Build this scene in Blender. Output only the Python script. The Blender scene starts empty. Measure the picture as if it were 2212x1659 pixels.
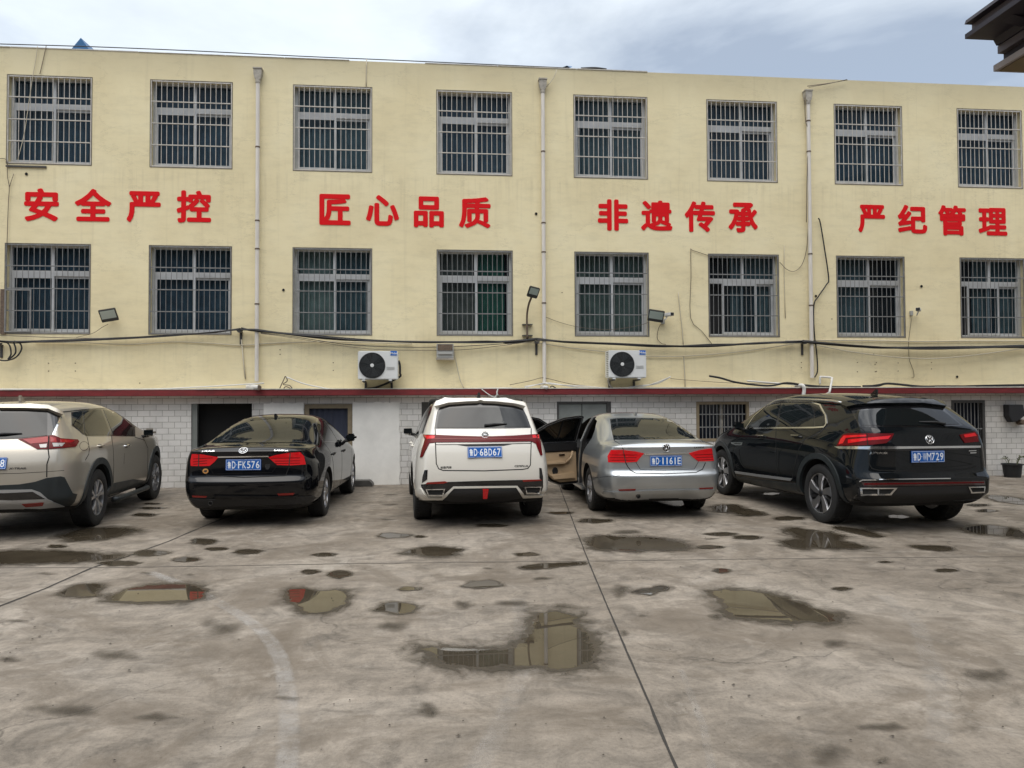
import bpy, bmesh, math, random
import numpy as np
from math import sin, cos, pi, radians, atan2, hypot
from mathutils import Vector, Matrix, noise as mnoise
from mathutils.bvhtree import BVHTree

random.seed(7)
SC = bpy.context.scene
COL = SC.collection

# ------------------------------------------------------------------ camera
PW, PH = 2212.0, 1659.0            # the pixel frame in which the photo was measured
FPX, YAW, PITCH, ROLL = 1587.57, radians(5.4534), radians(1.40), radians(-0.2523)
CAMH, D = 1.60, 14.551             # eye height, distance of the facade plane (y = D)
_cy, _sy = cos(YAW), sin(YAW)
CF = Vector((_sy*cos(PITCH), _cy*cos(PITCH), sin(PITCH)))
_R0 = Vector((_cy, -_sy, 0)); _U0 = _R0.cross(CF)
CR = _R0*cos(ROLL) + _U0*sin(ROLL)
CU = -_R0*sin(ROLL) + _U0*cos(ROLL)
CP = Vector((0, 0, CAMH))
cam = bpy.data.cameras.new('camera'); camo = bpy.data.objects.new('camera', cam); COL.objects.link(camo)
cam.sensor_width = 36; cam.lens = FPX/PW*36; cam.clip_end = 3000; cam.clip_start = 0.05
camo.matrix_world = Matrix(((CR.x, CU.x, -CF.x, 0), (CR.y, CU.y, -CF.y, 0), (CR.z, CU.z, -CF.z, CAMH), (0, 0, 0, 1)))
SC.camera = camo

def ray(x, y): return CF*FPX + CR*(x-PW/2) + CU*(PH/2-y)
def gnd(x, y, z=0.0):
    d = ray(x, y); return CP + d*((z-CAMH)/d.z)
def wall(x, y, Y=D):
    d = ray(x, y); return CP + d*(Y/d.y)

# ------------------------------------------------------------------ light
SUN_EL, SUN_AZ = radians(66), radians(205)   # azimuth measured clockwise from +Y (sun high behind the camera)
w = bpy.data.worlds.new('World'); SC.world = w; w.use_nodes = True
wn = w.node_tree; wn.nodes.clear()
def N(nt, t, **kw):
    n = nt.nodes.new(t)
    for k, v in kw.items():
        if k.startswith('i_'): 
            key = k[2:]
            n.inputs[int(key) if key.isdigit() else key.replace('_', ' ')].default_value = v
        else: setattr(n, k, v)
    return n
def ramp(nt, stops, interp='LINEAR'):
    n = nt.nodes.new('ShaderNodeValToRGB'); cr = n.color_ramp; cr.interpolation = interp
    while len(cr.elements) < len(stops): cr.elements.new(0.5)
    for e, (p, c) in zip(cr.elements, stops):
        e.position = p; e.color = (c, c, c, 1) if isinstance(c, (int, float)) else (*c, 1)
    return n
sky = N(wn, 'ShaderNodeTexSky', sky_type='NISHITA', sun_disc=False, sun_elevation=SUN_EL, sun_rotation=SUN_AZ,
        altitude=50, air_density=1.0, dust_density=2.0, ozone_density=1.2)
tc = N(wn, 'ShaderNodeTexCoord'); L = wn.links.new
mp = N(wn, 'ShaderNodeMapping'); mp.inputs['Scale'].default_value = (1.0, 1.0, 2.6); mp.inputs['Location'].default_value = (6.3, 3.1, 1.7)
L(tc.outputs['Generated'], mp.inputs['Vector'])
n1 = N(wn, 'ShaderNodeTexNoise', i_Scale=2.1, i_Detail=7.0, i_Roughness=0.52, i_Distortion=0.25)
L(mp.outputs['Vector'], n1.inputs['Vector'])
cm = ramp(wn, [(0.40, 0.0), (0.58, 1.0)]); L(n1.outputs['Fac'], cm.inputs['Fac'])
sep = N(wn, 'ShaderNodeSeparateXYZ'); L(tc.outputs['Generated'], sep.inputs[0])
# an overcast dome is about three times as bright overhead as at the horizon
el = ramp(wn, [(0.0, (3.6, 4.2, 5.0)), (0.20, (4.6, 5.2, 6.0)), (0.34, (6.9, 7.7, 8.6)), (0.50, (7.6, 8.3, 9.0)), (0.72, (14.5, 14.9, 15.5)), (1.0, (24, 24.2, 24.4))])
L(sep.outputs['Z'], el.inputs['Fac'])
n2 = N(wn, 'ShaderNodeTexNoise', i_Scale=3.5, i_Detail=5.0, i_Roughness=0.6); L(mp.outputs['Vector'], n2.inputs['Vector'])
cv = ramp(wn, [(0.3, 0.90), (0.7, 1.12)]); L(n2.outputs['Fac'], cv.inputs['Fac'])
cmul = N(wn, 'ShaderNodeMix', data_type='RGBA', blend_type='MULTIPLY'); cmul.inputs['Factor'].default_value = 1
L(el.outputs['Color'], cmul.inputs['A']); L(cv.outputs['Color'], cmul.inputs['B'])
thin = N(wn, 'ShaderNodeMix', data_type='RGBA'); thin.inputs['Factor'].default_value = 0.38   # thin high haze over the blue
L(sky.outputs['Color'], thin.inputs['A']); L(el.outputs['Color'], thin.inputs['B'])
mx = N(wn, 'ShaderNodeMix', data_type='RGBA'); L(cm.outputs['Color'], mx.inputs['Factor'])
L(thin.outputs['Result'], mx.inputs['A']); L(cmul.outputs['Result'], mx.inputs['B'])
bg = N(wn, 'ShaderNodeBackground', i_Strength=0.10); L(mx.outputs['Result'], bg.inputs['Color'])
wo = N(wn, 'ShaderNodeOutputWorld'); L(bg.outputs[0], wo.inputs[0])

sl = bpy.data.lights.new('sun', 'SUN'); sl.energy = 1.5; sl.angle = radians(55); sl.color = (1.0, 0.95, 0.87)
so = bpy.data.objects.new('sun', sl); COL.objects.link(so)
sdir = Vector((sin(SUN_AZ)*cos(SUN_EL), cos(SUN_AZ)*cos(SUN_EL), sin(SUN_EL)))
so.rotation_euler = sdir.to_track_quat('Z', 'Y').to_euler(); so.location = (0, -20, 30)
SC.view_settings.view_transform = 'Standard'; SC.view_settings.look = 'None'
SC.view_settings.exposure = 0.28; SC.view_settings.gamma = 1.0
SC.view_settings.use_curve_mapping = False

# ------------------------------------------------------------------ materials
MATS = {}
def mat(name, col=(.5,.5,.5), rough=.6, metal=0.0, spec=.5, coat=0.0, var=0.0, vscale=3.0, bump=0.0, bscale=40.0, emit=None, stretch=None):
    m = bpy.data.materials.new(name); m.use_nodes = True; MATS[name] = m
    nt = m.node_tree; b = nt.nodes['Principled BSDF']
    b.inputs['Base Color'].default_value = (*col, 1); b.inputs['Roughness'].default_value = rough
    b.inputs['Metallic'].default_value = metal; b.inputs['Specular IOR Level'].default_value = spec
    b.inputs['Coat Weight'].default_value = coat; b.inputs['Coat Roughness'].default_value = 0.03
    if var or bump:
        tc = N(nt, 'ShaderNodeTexCoord'); src = tc.outputs['Object']
        if stretch:
            mpn = N(nt, 'ShaderNodeMapping'); mpn.inputs['Scale'].default_value = stretch
            nt.links.new(src, mpn.inputs['Vector']); src = mpn.outputs['Vector']
    if var:
        n = N(nt, 'ShaderNodeTexNoise', i_Scale=vscale, i_Detail=6.0, i_Roughness=.6); nt.links.new(src, n.inputs['Vector'])
        lo = tuple(max(0, c*(1-var)) for c in col); hi = tuple(min(1, c*(1+var)) for c in col)
        r = ramp(nt, [(0.3, lo), (0.7, hi)]); nt.links.new(n.outputs['Fac'], r.inputs['Fac'])
        nt.links.new(r.outputs['Color'], b.inputs['Base Color'])
        r2 = ramp(nt, [(0.3, max(0, rough-.06)), (0.7, min(1, rough+.1))]); nt.links.new(n.outputs['Fac'], r2.inputs['Fac'])
        nt.links.new(r2.outputs['Color'], b.inputs['Roughness'])
    if bump:
        n = N(nt, 'ShaderNodeTexNoise', i_Scale=bscale, i_Detail=5.0); nt.links.new(src, n.inputs['Vector'])
        bp = N(nt, 'ShaderNodeBump', i_Strength=bump, i_Distance=.01); nt.links.new(n.outputs['Fac'], bp.inputs['Height'])
        nt.links.new(bp.outputs['Normal'], b.inputs['Normal'])
    if emit: 
        b.inputs['Emission Color'].default_value = (*emit, 1); b.inputs['Emission Strength'].default_value = 1
    return m

# ------------------------------------------------------------------ mesh helpers
class MB:
    """collects simple shapes; build() links them as ONE mesh object"""
    def __init__(s): s.v = []; s.f = []
    def add(s, vs, fs):
        o = len(s.v); s.v += [tuple(v) for v in vs]; s.f += [tuple(i+o for i in f) for f in fs]; return s
    def box(s, x0, x1, y0, y1, z0, z1):
        v = [(x0,y0,z0),(x1,y0,z0),(x1,y1,z0),(x0,y1,z0),(x0,y0,z1),(x1,y0,z1),(x1,y1,z1),(x0,y1,z1)]
        return s.add(v, [(3,2,1,0),(4,5,6,7),(0,1,5,4),(1,2,6,5),(2,3,7,6),(3,0,4,7)])
    def tube(s, pts, r, n=8, cap=True):
        pts = [Vector(p) for p in pts]; rs = r if isinstance(r, (list, tuple)) else [r]*len(pts)
        base = len(s.v); up = None
        for i, p in enumerate(pts):
            t = (pts[min(i+1, len(pts)-1)] - pts[max(i-1, 0)]).normalized()
            if up is None: up = Vector((0,0,1)) if abs(t.z) < .9 else Vector((1,0,0))
            a = t.cross(up)
            if a.length < 1e-5: a = t.cross(Vector((.3,1,.2)))
            a.normalize(); up = a.cross(t)
            for k in range(n):
                q = p + (a*cos(2*pi*k/n) + up*sin(2*pi*k/n))*rs[i]; s.v.append(tuple(q))
        for i in range(len(pts)-1):
            for k in range(n):
                k2 = (k+1) % n
                s.f.append((base+i*n+k, base+i*n+k2, base+(i+1)*n+k2, base+(i+1)*n+k))
        if cap:
            s.f.append(tuple(base+k for k in range(n))[::-1]); e = base+(len(pts)-1)*n
            s.f.append(tuple(e+k for k in range(n)))
        return s
    def prism(s, poly, axis, a0, a1):
        """2D poly extruded along axis ('x','y','z'); poly coords are the other two axes in order"""
        def mk(p, a): return (a,p[0],p[1]) if axis == 'x' else (p[0],a,p[1]) if axis == 'y' else (p[0],p[1],a)
        n = len(poly); vs = [mk(p,a0) for p in poly]+[mk(p,a1) for p in poly]
        fs = [tuple(range(n)), tuple(range(2*n-1, n-1, -1))]+[(i, i+n, (i+1)%n+n, (i+1)%n) for i in range(n)]
        return s.add(vs, fs)
    def lathe(s, prof, n=48, axis='y', c=(0,0,0)):
        """prof: (radius, along)"""
        base = len(s.v); m = len(prof)
        for k in range(n):
            a = 2*pi*k/n
            for (r, h) in prof:
                p = (r*cos(a), h, r*sin(a)) if axis == 'y' else (r*cos(a), r*sin(a), h)
                s.v.append((p[0]+c[0], p[1]+c[1], p[2]+c[2]))
        for k in range(n):
            k2 = (k+1) % n
            for j in range(m-1):
                s.f.append((base+k*m+j, base+k*m+j+1, base+k2*m+j+1, base+k2*m+j))
        return s
    def mesh(s, name, m=None, smooth=False, bevel=0):
        me = bpy.data.meshes.new(name); me.from_pydata(s.v, [], s.f)
        bm = bmesh.new(); bm.from_mesh(me)
        if bevel:
            bmesh.ops.remove_doubles(bm, verts=bm.verts, dist=1e-5)
            es = [e for e in bm.edges if len(e.link_faces) == 2 and e.calc_face_angle(0) > .6]
            bmesh.ops.bevel(bm, geom=es, offset=bevel, segments=2, affect='EDGES', clamp_overlap=True)
        bmesh.ops.recalc_face_normals(bm, faces=bm.faces); bm.to_mesh(me); bm.free()
        if m: me.materials.append(m)
        if smooth:
            me.polygons.foreach_set('use_smooth', [True]*len(me.polygons))
            if smooth != 'all': me.set_sharp_from_angle(angle=radians(38))
        me.update(); return me
    def build(s, name, m, parent=None, smooth=False, bevel=0, loc=None, **props):
        o = bpy.data.objects.new(name, s.mesh(name, m, smooth, bevel)); COL.objects.link(o)
        if parent: o.parent = parent
        if loc is not None: o.location = loc
        for k, v in props.items(): o[k] = v
        return o
def empty(name, loc=(0,0,0), label=None, category=None, group=None, rz=0.0):
    o = bpy.data.objects.new(name, None); COL.objects.link(o); o.location = loc; o.rotation_euler = (0,0,rz)
    o.empty_display_size = .2
    if label: o['label'] = label
    if category: o['category'] = category
    if group: o['group'] = group
    return o
def smooth_path(pts, k=6):
    """Catmull-Rom"""
    pts = [Vector(p) for p in pts]; out = []
    P = [pts[0]*2-pts[1]]+pts+[pts[-1]*2-pts[-2]]
    for i in range(1, len(P)-2):
        for j in range(k):
            t = j/k; a, b, c, d = P[i-1], P[i], P[i+1], P[i+2]
            out.append(.5*((2*b)+(c-a)*t+(2*a-5*b+4*c-d)*t*t+(3*b-a-3*c+d)*t**3))
    out.append(pts[-1]); return out
TEXTC = {}
def text_mesh(txt, size=1.0, extrude=.01, offset=0.0, space=1.0, res=3):
    cu = bpy.data.curves.new('t', 'FONT'); cu.body = txt; cu.size = size; cu.extrude = extrude; cu.offset = offset
    cu.space_character = space; cu.align_x = 'CENTER'; cu.align_y = 'CENTER'; cu.resolution_u = res
    o = bpy.data.objects.new('t', cu); COL.objects.link(o)
    dg = bpy.context.evaluated_depsgraph_get(); me = bpy.data.meshes.new_from_object(o.evaluated_get(dg))
    bpy.data.objects.remove(o); bpy.data.curves.remove(cu); return me
def mesh_bounds(me):
    xs = [v.co.x for v in me.vertices]; ys = [v.co.y for v in me.vertices]
    return (min(xs), max(xs), min(ys), max(ys)) if xs else (0,1,0,1)
def bold_text(t, thick, res=3):
    me0 = text_mesh(t, 1.0, .012, 0.0, res=res); n = len(me0.vertices); v0 = [v.co.copy() for v in me0.vertices]; f0 = [tuple(p.vertices) for p in me0.polygons]
    vs = []; fs = []; K = 8
    for k in range(K):
        dx, dy = thick*cos(2*pi*k/K), thick*sin(2*pi*k/K)
        vs += [(p.x+dx, p.y+dy, p.z+(.0010*k if p.z > 0 else 0)) for p in v0]; fs += [tuple(i+k*n for i in f) for f in f0]
    bpy.data.meshes.remove(me0); me = bpy.data.meshes.new('text'); me.from_pydata(vs, [], fs); me.update(); return me

# ================================================================== materials of the setting
def ground_material():
    m = bpy.data.materials.new('weathered_concrete'); m.use_nodes = True; nt = m.node_tree; b = nt.nodes['Principled BSDF']; l = nt.links.new
    tc = N(nt, 'ShaderNodeTexCoord'); P = tc.outputs['Object']
    def noise(scale, detail=6, rough=.6, dist=0.0, sc=None, rot=0.0):
        src = P
        if sc:
            mpn = N(nt, 'ShaderNodeMapping'); mpn.inputs['Scale'].default_value = sc; mpn.inputs['Rotation'].default_value = (0, 0, rot)
            l(P, mpn.inputs['Vector']); src = mpn.outputs['Vector']
        n = N(nt, 'ShaderNodeTexNoise', i_Scale=scale, i_Detail=float(detail), i_Roughness=rough, i_Distortion=dist); l(src, n.inputs['Vector']); return n.outputs['Fac']
    def mixc(f, a, bb, mode='MIX'):
        n = N(nt, 'ShaderNodeMix', data_type='RGBA', blend_type=mode)
        for s, v in (('Factor', f), ('A', a), ('B', bb)):
            if isinstance(v, (float, int)): n.inputs[s].default_value = v
            elif isinstance(v, tuple): n.inputs[s].default_value = (*v, 1)
            else: l(v, n.inputs[s])
        return n.outputs['Result']
    r = ramp(nt, [(.28, (.162, .136, .107)), (.5, (.254, .219, .177)), (.72, (.338, .300, .252))]); l(noise(.55, 9, .62, .6), r.inputs['Fac'])
    c = r.outputs['Color']
    r2 = ramp(nt, [(.3, .50), (.52, .95), (.75, 1.17)]); l(noise(2.6, 10, .70, 1.6), r2.inputs['Fac']); c = mixc(1.0, c, r2.outputs['Color'], 'MULTIPLY')
    # long faint tyre scuffs, warped so that they bend
    r3 = ramp(nt, [(.36, .72), (.60, 1.07)]); l(noise(1.6, 9, .72, 1.8, (1, 2.6, 1), .5), r3.inputs['Fac']); c = mixc(.65, c, r3.outputs['Color'], 'MULTIPLY')
    r3 = ramp(nt, [(.42, .78), (.62, 1.05)]); l(noise(1.2, 9, .74, 1.5, (3.4, .7, 1), -.35), r3.inputs['Fac']); c = mixc(.55, c, r3.outputs['Color'], 'MULTIPLY')
    # aggregate and pitting
    r4 = ramp(nt, [(.30, .50), (.48, 1.0), (.72, 1.20)]); l(noise(46, 5, .75), r4.inputs['Fac']); c = mixc(.6, c, r4.outputs['Color'], 'MULTIPLY')
    vp = N(nt, 'ShaderNodeTexVoronoi', i_Scale=9.0); l(P, vp.inputs['Vector']); rp = ramp(nt, [(.035, .35), (.075, 1.0)]); l(vp.outputs['Distance'], rp.inputs['Fac']); c = mixc(.55, c, rp.outputs['Color'], 'MULTIPLY')
    # damp brown stains, large and small
    r5 = ramp(nt, [(.50, 0.0), (.58, .5), (.72, .88)]); l(noise(.62, 9, .70, 1.3), r5.inputs['Fac']); c = mixc(r5.outputs['Color'], c, (.112, .090, .066))
    r5b = ramp(nt, [(.57, 0.0), (.68, .65)]); l(noise(1.9, 8, .72, .9, (1, 1.9, 1), .2), r5b.inputs['Fac']); c = mixc(r5b.outputs['Color'], c, (.115, .094, .070))
    # pale cement bloom
    r6 = ramp(nt, [(.58, 0.0), (.72, .55)]); l(noise(1.3, 9, .74, 1.0), r6.inputs['Fac']); c = mixc(r6.outputs['Color'], c, (.40, .365, .315))
    # hairline cracks
    v = N(nt, 'ShaderNodeTexVoronoi', feature='DISTANCE_TO_EDGE', i_Scale=.55, i_Randomness=1.0)
    mpn = N(nt, 'ShaderNodeVectorMath', operation='ADD'); nn = N(nt, 'ShaderNodeTexNoise', i_Scale=1.6, i_Detail=6.0); l(P, nn.inputs['Vector'])
    l(P, mpn.inputs[0]); l(nn.outputs['Color'], mpn.inputs[1]); l(mpn.outputs[0], v.inputs['Vector'])
    r7 = ramp(nt, [(0.0, .45), (.007, 1.0)]); l(v.outputs['Distance'], r7.inputs['Fac'])
    rr = ramp(nt, [(.45, 0.0), (.6, 1.0)]); l(noise(.7), rr.inputs['Fac'])
    c = mixc(rr.outputs['Color'], c, mixc(1.0, c, r7.outputs['Color'], 'MULTIPLY'))
    l(c, b.inputs['Base Color'])
    ro = ramp(nt, [(.35, .55), (.6, .88)]); l(noise(1.2, 6), ro.inputs['Fac']); l(ro.outputs['Color'], b.inputs['Roughness'])
    b.inputs['Specular IOR Level'].default_value = .35
    h = N(nt, 'ShaderNodeMath', operation='ADD'); l(noise(14, 6, .7, .4), h.inputs[0]); l(noise(90, 3), h.inputs[1])
    bp = N(nt, 'ShaderNodeBump', i_Strength=.35, i_Distance=.008); l(h.outputs[0], bp.inputs['Height']); l(bp.outputs['Normal'], b.inputs['Normal'])
    return m

def puddle_material(name, water=True, strength=1.0):
    m = bpy.data.materials.new(name); m.use_nodes = True; nt = m.node_tree; b = nt.nodes['Principled BSDF']; l = nt.links.new
    at = N(nt, 'ShaderNodeAttribute', attribute_name='edge'); tc = N(nt, 'ShaderNodeTexCoord')
    n = N(nt, 'ShaderNodeTexNoise', i_Scale=4.2, i_Detail=10.0, i_Roughness=.68, i_Distortion=.8); l(tc.outputs['Object'], n.inputs['Vector'])
    off = N(nt, 'ShaderNodeMath', operation='MULTIPLY_ADD'); l(n.outputs['Fac'], off.inputs[0]); off.inputs[1].default_value = .72
    l(at.outputs['Fac'], off.inputs[2])                                     # edge + .42*noise (about .21 in the middle)
    T = off.outputs[0]
    wet = ramp(nt, [(.0, 1.0), (.35, .85), (.55, .35), (1.0, 0.0)] if water else [(.0, 1.0), (.1, .95), (.75, 0.0)])
    mr = N(nt, 'ShaderNodeMapRange'); mr.inputs['From Min'].default_value = 1.22 if water else .35; mr.inputs['From Max'].default_value = 1.55 if water else 1.45
    l(T, mr.inputs['Value']); l(mr.outputs[0], wet.inputs['Fac'])
    r = ramp(nt, [(.3, (.034, .027, .018)), (.7, (.064, .052, .036))])
    n3 = N(nt, 'ShaderNodeTexNoise', i_Scale=2.5, i_Detail=6.0, i_Roughness=.65); l(tc.outputs['Object'], n3.inputs['Vector']); l(n3.outputs['Fac'], r.inputs['Fac'])
    l(r.outputs['Color'], b.inputs['Base Color'])
    if water:
        wm = N(nt, 'ShaderNodeMapRange'); wm.inputs['From Min'].default_value = 1.25; wm.inputs['From Max'].default_value = 1.29
        wm.inputs['To Min'].default_value = .012; wm.inputs['To Max'].default_value = .42; l(T, wm.inputs['Value']); l(wm.outputs[0], b.inputs['Roughness'])
        b.inputs['IOR'].default_value = 1.40; b.inputs['Specular IOR Level'].default_value = .55
    else:
        b.inputs['Roughness'].default_value = .5; b.inputs['Specular IOR Level'].default_value = .35
    tr = N(nt, 'ShaderNodeBsdfTransparent'); ms = N(nt, 'ShaderNodeMixShader'); al = N(nt, 'ShaderNodeMath', operation='MULTIPLY'); al.inputs[1].default_value = strength
    l(wet.outputs['Color'], al.inputs[0]); l(al.outputs[0], ms.inputs[0]); l(tr.outputs[0], ms.inputs[1]); l(b.outputs[0], ms.inputs[2])
    l(ms.outputs[0], nt.nodes['Material Output'].inputs['Surface']); return m

def plaster_material():
    m = bpy.data.materials.new('cream_plaster'); m.use_nodes = True; nt = m.node_tree; b = nt.nodes['Principled BSDF']; l = nt.links.new
    tc = N(nt, 'ShaderNodeTexCoord'); P = tc.outputs['Object']
    n = N(nt, 'ShaderNodeTexNoise', i_Scale=.55, i_Detail=7.0, i_Roughness=.62, i_Distortion=.4); l(P, n.inputs['Vector'])
    r = ramp(nt, [(.3, (.715, .617, .385)), (.55, (.790, .697, .452)), (.75, (.820, .738, .500))]); l(n.outputs['Fac'], r.inputs['Fac'])
    mpn = N(nt, 'ShaderNodeMapping'); mpn.inputs['Scale'].default_value = (1.3, 1, 4.5); l(P, mpn.inputs['Vector'])
    n2 = N(nt, 'ShaderNodeTexNoise', i_Scale=1.6, i_Detail=9.0, i_Roughness=.7); l(mpn.outputs[0], n2.inputs['Vector'])
    r2 = ramp(nt, [(.32, .88), (.52, 1.0), (.75, 1.04)]); l(n2.outputs['Fac'], r2.inputs['Fac'])
    mu = N(nt, 'ShaderNodeMix', data_type='RGBA', blend_type='MULTIPLY'); mu.inputs['Factor'].default_value = .8; l(r.outputs['Color'], mu.inputs['A']); l(r2.outputs['Color'], mu.inputs['B'])
    # rain streaks that run down from the parapet and the sills
    mp2 = N(nt, 'ShaderNodeMapping'); mp2.inputs['Scale'].default_value = (5.5, 1, .22); l(P, mp2.inputs['Vector'])
    n4 = N(nt, 'ShaderNodeTexNoise', i_Scale=1.4, i_Detail=6.0, i_Roughness=.6); l(mp2.outputs[0], n4.inputs['Vector'])
    r4 = ramp(nt, [(.57, 0.0), (.80, .26)]); l(n4.outputs['Fac'], r4.inputs['Fac'])
    mx = N(nt, 'ShaderNodeMix', data_type='RGBA'); l(r4.outputs['Color'], mx.inputs['Factor']); l(mu.outputs['Result'], mx.inputs['A']); mx.inputs['B'].default_value = (.42, .365, .24, 1)
    # drip stains under the two rows of sills
    spz = N(nt, 'ShaderNodeSeparateXYZ'); l(P, spz.inputs[0]); rz_ = ramp(nt, [(0, 0), (.245, 0.0), (.335, .45), (.346, 0.0), (.60, 0.0), (.700, .45), (.713, 0.0), (1, 0)])
    mz = N(nt, 'ShaderNodeMath', operation='DIVIDE'); mz.inputs[1].default_value = 8.6; l(spz.outputs['Z'], mz.inputs[0]); l(mz.outputs[0], rz_.inputs['Fac'])
    mp9 = N(nt, 'ShaderNodeMapping'); mp9.inputs['Scale'].default_value = (9, 1, .3); l(P, mp9.inputs['Vector']); n9 = N(nt, 'ShaderNodeTexNoise', i_Scale=1.2, i_Detail=7.0, i_Roughness=.65); l(mp9.outputs[0], n9.inputs['Vector'])
    r9 = ramp(nt, [(.5, 0.0), (.72, .6)]); l(n9.outputs['Fac'], r9.inputs['Fac']); m9 = N(nt, 'ShaderNodeMath', operation='MULTIPLY'); l(r9.outputs['Color'], m9.inputs[0]); l(rz_.outputs['Color'], m9.inputs[1])
    mxd = N(nt, 'ShaderNodeMix', data_type='RGBA'); l(m9.outputs[0], mxd.inputs['Factor']); l(mx.outputs['Result'], mxd.inputs['A']); mxd.inputs['B'].default_value = (.36, .31, .20, 1); mx = mxd
    vc = N(nt, 'ShaderNodeTexVoronoi', feature='DISTANCE_TO_EDGE', i_Scale=.42); av_ = N(nt, 'ShaderNodeVectorMath', operation='ADD'); l(P, av_.inputs[0]); l(n2.outputs['Color'], av_.inputs[1]); l(av_.outputs[0], vc.inputs['Vector'])
    rc = ramp(nt, [(0.0, .30), (.0045, 0.0)]); l(vc.outputs['Distance'], rc.inputs['Fac']); mxc = N(nt, 'ShaderNodeMix', data_type='RGBA'); l(rc.outputs['Color'], mxc.inputs['Factor']); l(mx.outputs['Result'], mxc.inputs['A']); mxc.inputs['B'].default_value = (.25, .21, .13, 1); mx = mxc
    # soot along the parapet
    sp = N(nt, 'ShaderNodeSeparateXYZ'); l(P, sp.inputs[0])
    ad = N(nt, 'ShaderNodeMath', operation='MULTIPLY_ADD'); l(n2.outputs['Fac'], ad.inputs[0]); ad.inputs[1].default_value = 1.3; l(sp.outputs['Z'], ad.inputs[2])
    mr = N(nt, 'ShaderNodeMapRange'); mr.inputs['From Min'].default_value = 8.35; mr.inputs['From Max'].default_value = 9.2; mr.inputs['To Max'].default_value = .55; l(ad.outputs[0], mr.inputs['Value'])
    mx2 = N(nt, 'ShaderNodeMix', data_type='RGBA'); l(mr.outputs[0], mx2.inputs['Factor']); l(mx.outputs['Result'], mx2.inputs['A']); mx2.inputs['B'].default_value = (.36, .32, .22, 1)
    l(mx2.outputs['Result'], b.inputs['Base Color']); b.inputs['Roughness'].default_value = .9; b.inputs['Specular IOR Level'].default_value = .2
    n5 = N(nt, 'ShaderNodeTexNoise', i_Scale=7.0, i_Detail=8.0); l(P, n5.inputs['Vector'])
    bp = N(nt, 'ShaderNodeBump', i_Strength=.25, i_Distance=.012); l(n5.outputs['Fac'], bp.inputs['Height']); l(bp.outputs['Normal'], b.inputs['Normal'])
    return m

def block_material():
    m = bpy.data.materials.new('painted_block'); m.use_nodes = True; nt = m.node_tree; b = nt.nodes['Principled BSDF']; l = nt.links.new
    tc = N(nt, 'ShaderNodeTexCoord'); sp = N(nt, 'ShaderNodeSeparateXYZ'); cb = N(nt, 'ShaderNodeCombineXYZ')
    l(tc.outputs['Object'], sp.inputs[0]); l(sp.outputs['X'], cb.inputs['X']); l(sp.outputs['Z'], cb.inputs['Y'])
    nz = N(nt, 'ShaderNodeTexNoise', i_Scale=6.0, i_Detail=5.0); l(tc.outputs['Object'], nz.inputs['Vector'])
    av = N(nt, 'ShaderNodeVectorMath', operation='MULTIPLY_ADD'); l(nz.outputs['Color'], av.inputs[0]); av.inputs[1].default_value = (.008, .008, 0); l(cb.outputs[0], av.inputs[2])
    bk = N(nt, 'ShaderNodeTexBrick', offset=.5, i_Scale=1.0); bk.inputs['Brick Width'].default_value = .225; bk.inputs['Row Height'].default_value = .1135
    bk.inputs['Mortar Size'].default_value = .0048; bk.inputs['Mortar Smooth'].default_value = .25
    bk.inputs['Color1'].default_value = (.70, .675, .64, 1); bk.inputs['Color2'].default_value = (.62, .60, .56, 1); bk.inputs['Mortar'].default_value = (.30, .28, .25, 1)
    l(av.outputs[0], bk.inputs['Vector'])
    n = N(nt, 'ShaderNodeTexNoise', i_Scale=1.1, i_Detail=8.0, i_Roughness=.68); l(tc.outputs['Object'], n.inputs['Vector'])
    r = ramp(nt, [(.3, .74), (.6, 1.0)]); l(n.outputs['Fac'], r.inputs['Fac'])
    mu = N(nt, 'ShaderNodeMix', data_type='RGBA', blend_type='MULTIPLY'); mu.inputs['Factor'].default_value = 1; l(bk.outputs['Color'], mu.inputs['A']); l(r.outputs['Color'], mu.inputs['B'])
    # scuffs where the white paint is gone
    n2 = N(nt, 'ShaderNodeTexNoise', i_Scale=2.6, i_Detail=9.0, i_Roughness=.75); l(tc.outputs['Object'], n2.inputs['Vector'])
    r2 = ramp(nt, [(.66, 0.0), (.71, .75)]); l(n2.outputs['Fac'], r2.inputs['Fac'])
    mx = N(nt, 'ShaderNodeMix', data_type='RGBA'); l(r2.outputs['Color'], mx.inputs['Factor']); l(mu.outputs['Result'], mx.inputs['A']); mx.inputs['B'].default_value = (.24, .17, .12, 1)
    l(mx.outputs['Result'], b.inputs['Base Color']); b.inputs['Roughness'].default_value = .75
    bp = N(nt, 'ShaderNodeBump', i_Strength=.6, i_Distance=.006, invert=True); l(bk.outputs['Fac'], bp.inputs['Height']); l(bp.outputs['Normal'], b.inputs['Normal'])
    return m

def glass_material(name, tint=(.86, .92, .95), body=(.012, .016, .022), through=.78, rough=.03):
    m = bpy.data.materials.new(name); m.use_nodes = True; nt = m.node_tree; l = nt.links.new
    b = nt.nodes['Principled BSDF']; b.inputs['Base Color'].default_value = (*body, 1); b.inputs['Roughness'].default_value = rough; b.inputs['Specular IOR Level'].default_value = .6
    tr = N(nt, 'ShaderNodeBsdfTransparent'); tr.inputs['Color'].default_value = (*tint, 1)
    ms = N(nt, 'ShaderNodeMixShader'); ms.inputs[0].default_value = through
    l(b.outputs[0], ms.inputs[1]); l(tr.outputs[0], ms.inputs[2]); l(ms.outputs[0], nt.nodes['Material Output'].inputs['Surface']); return m

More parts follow.
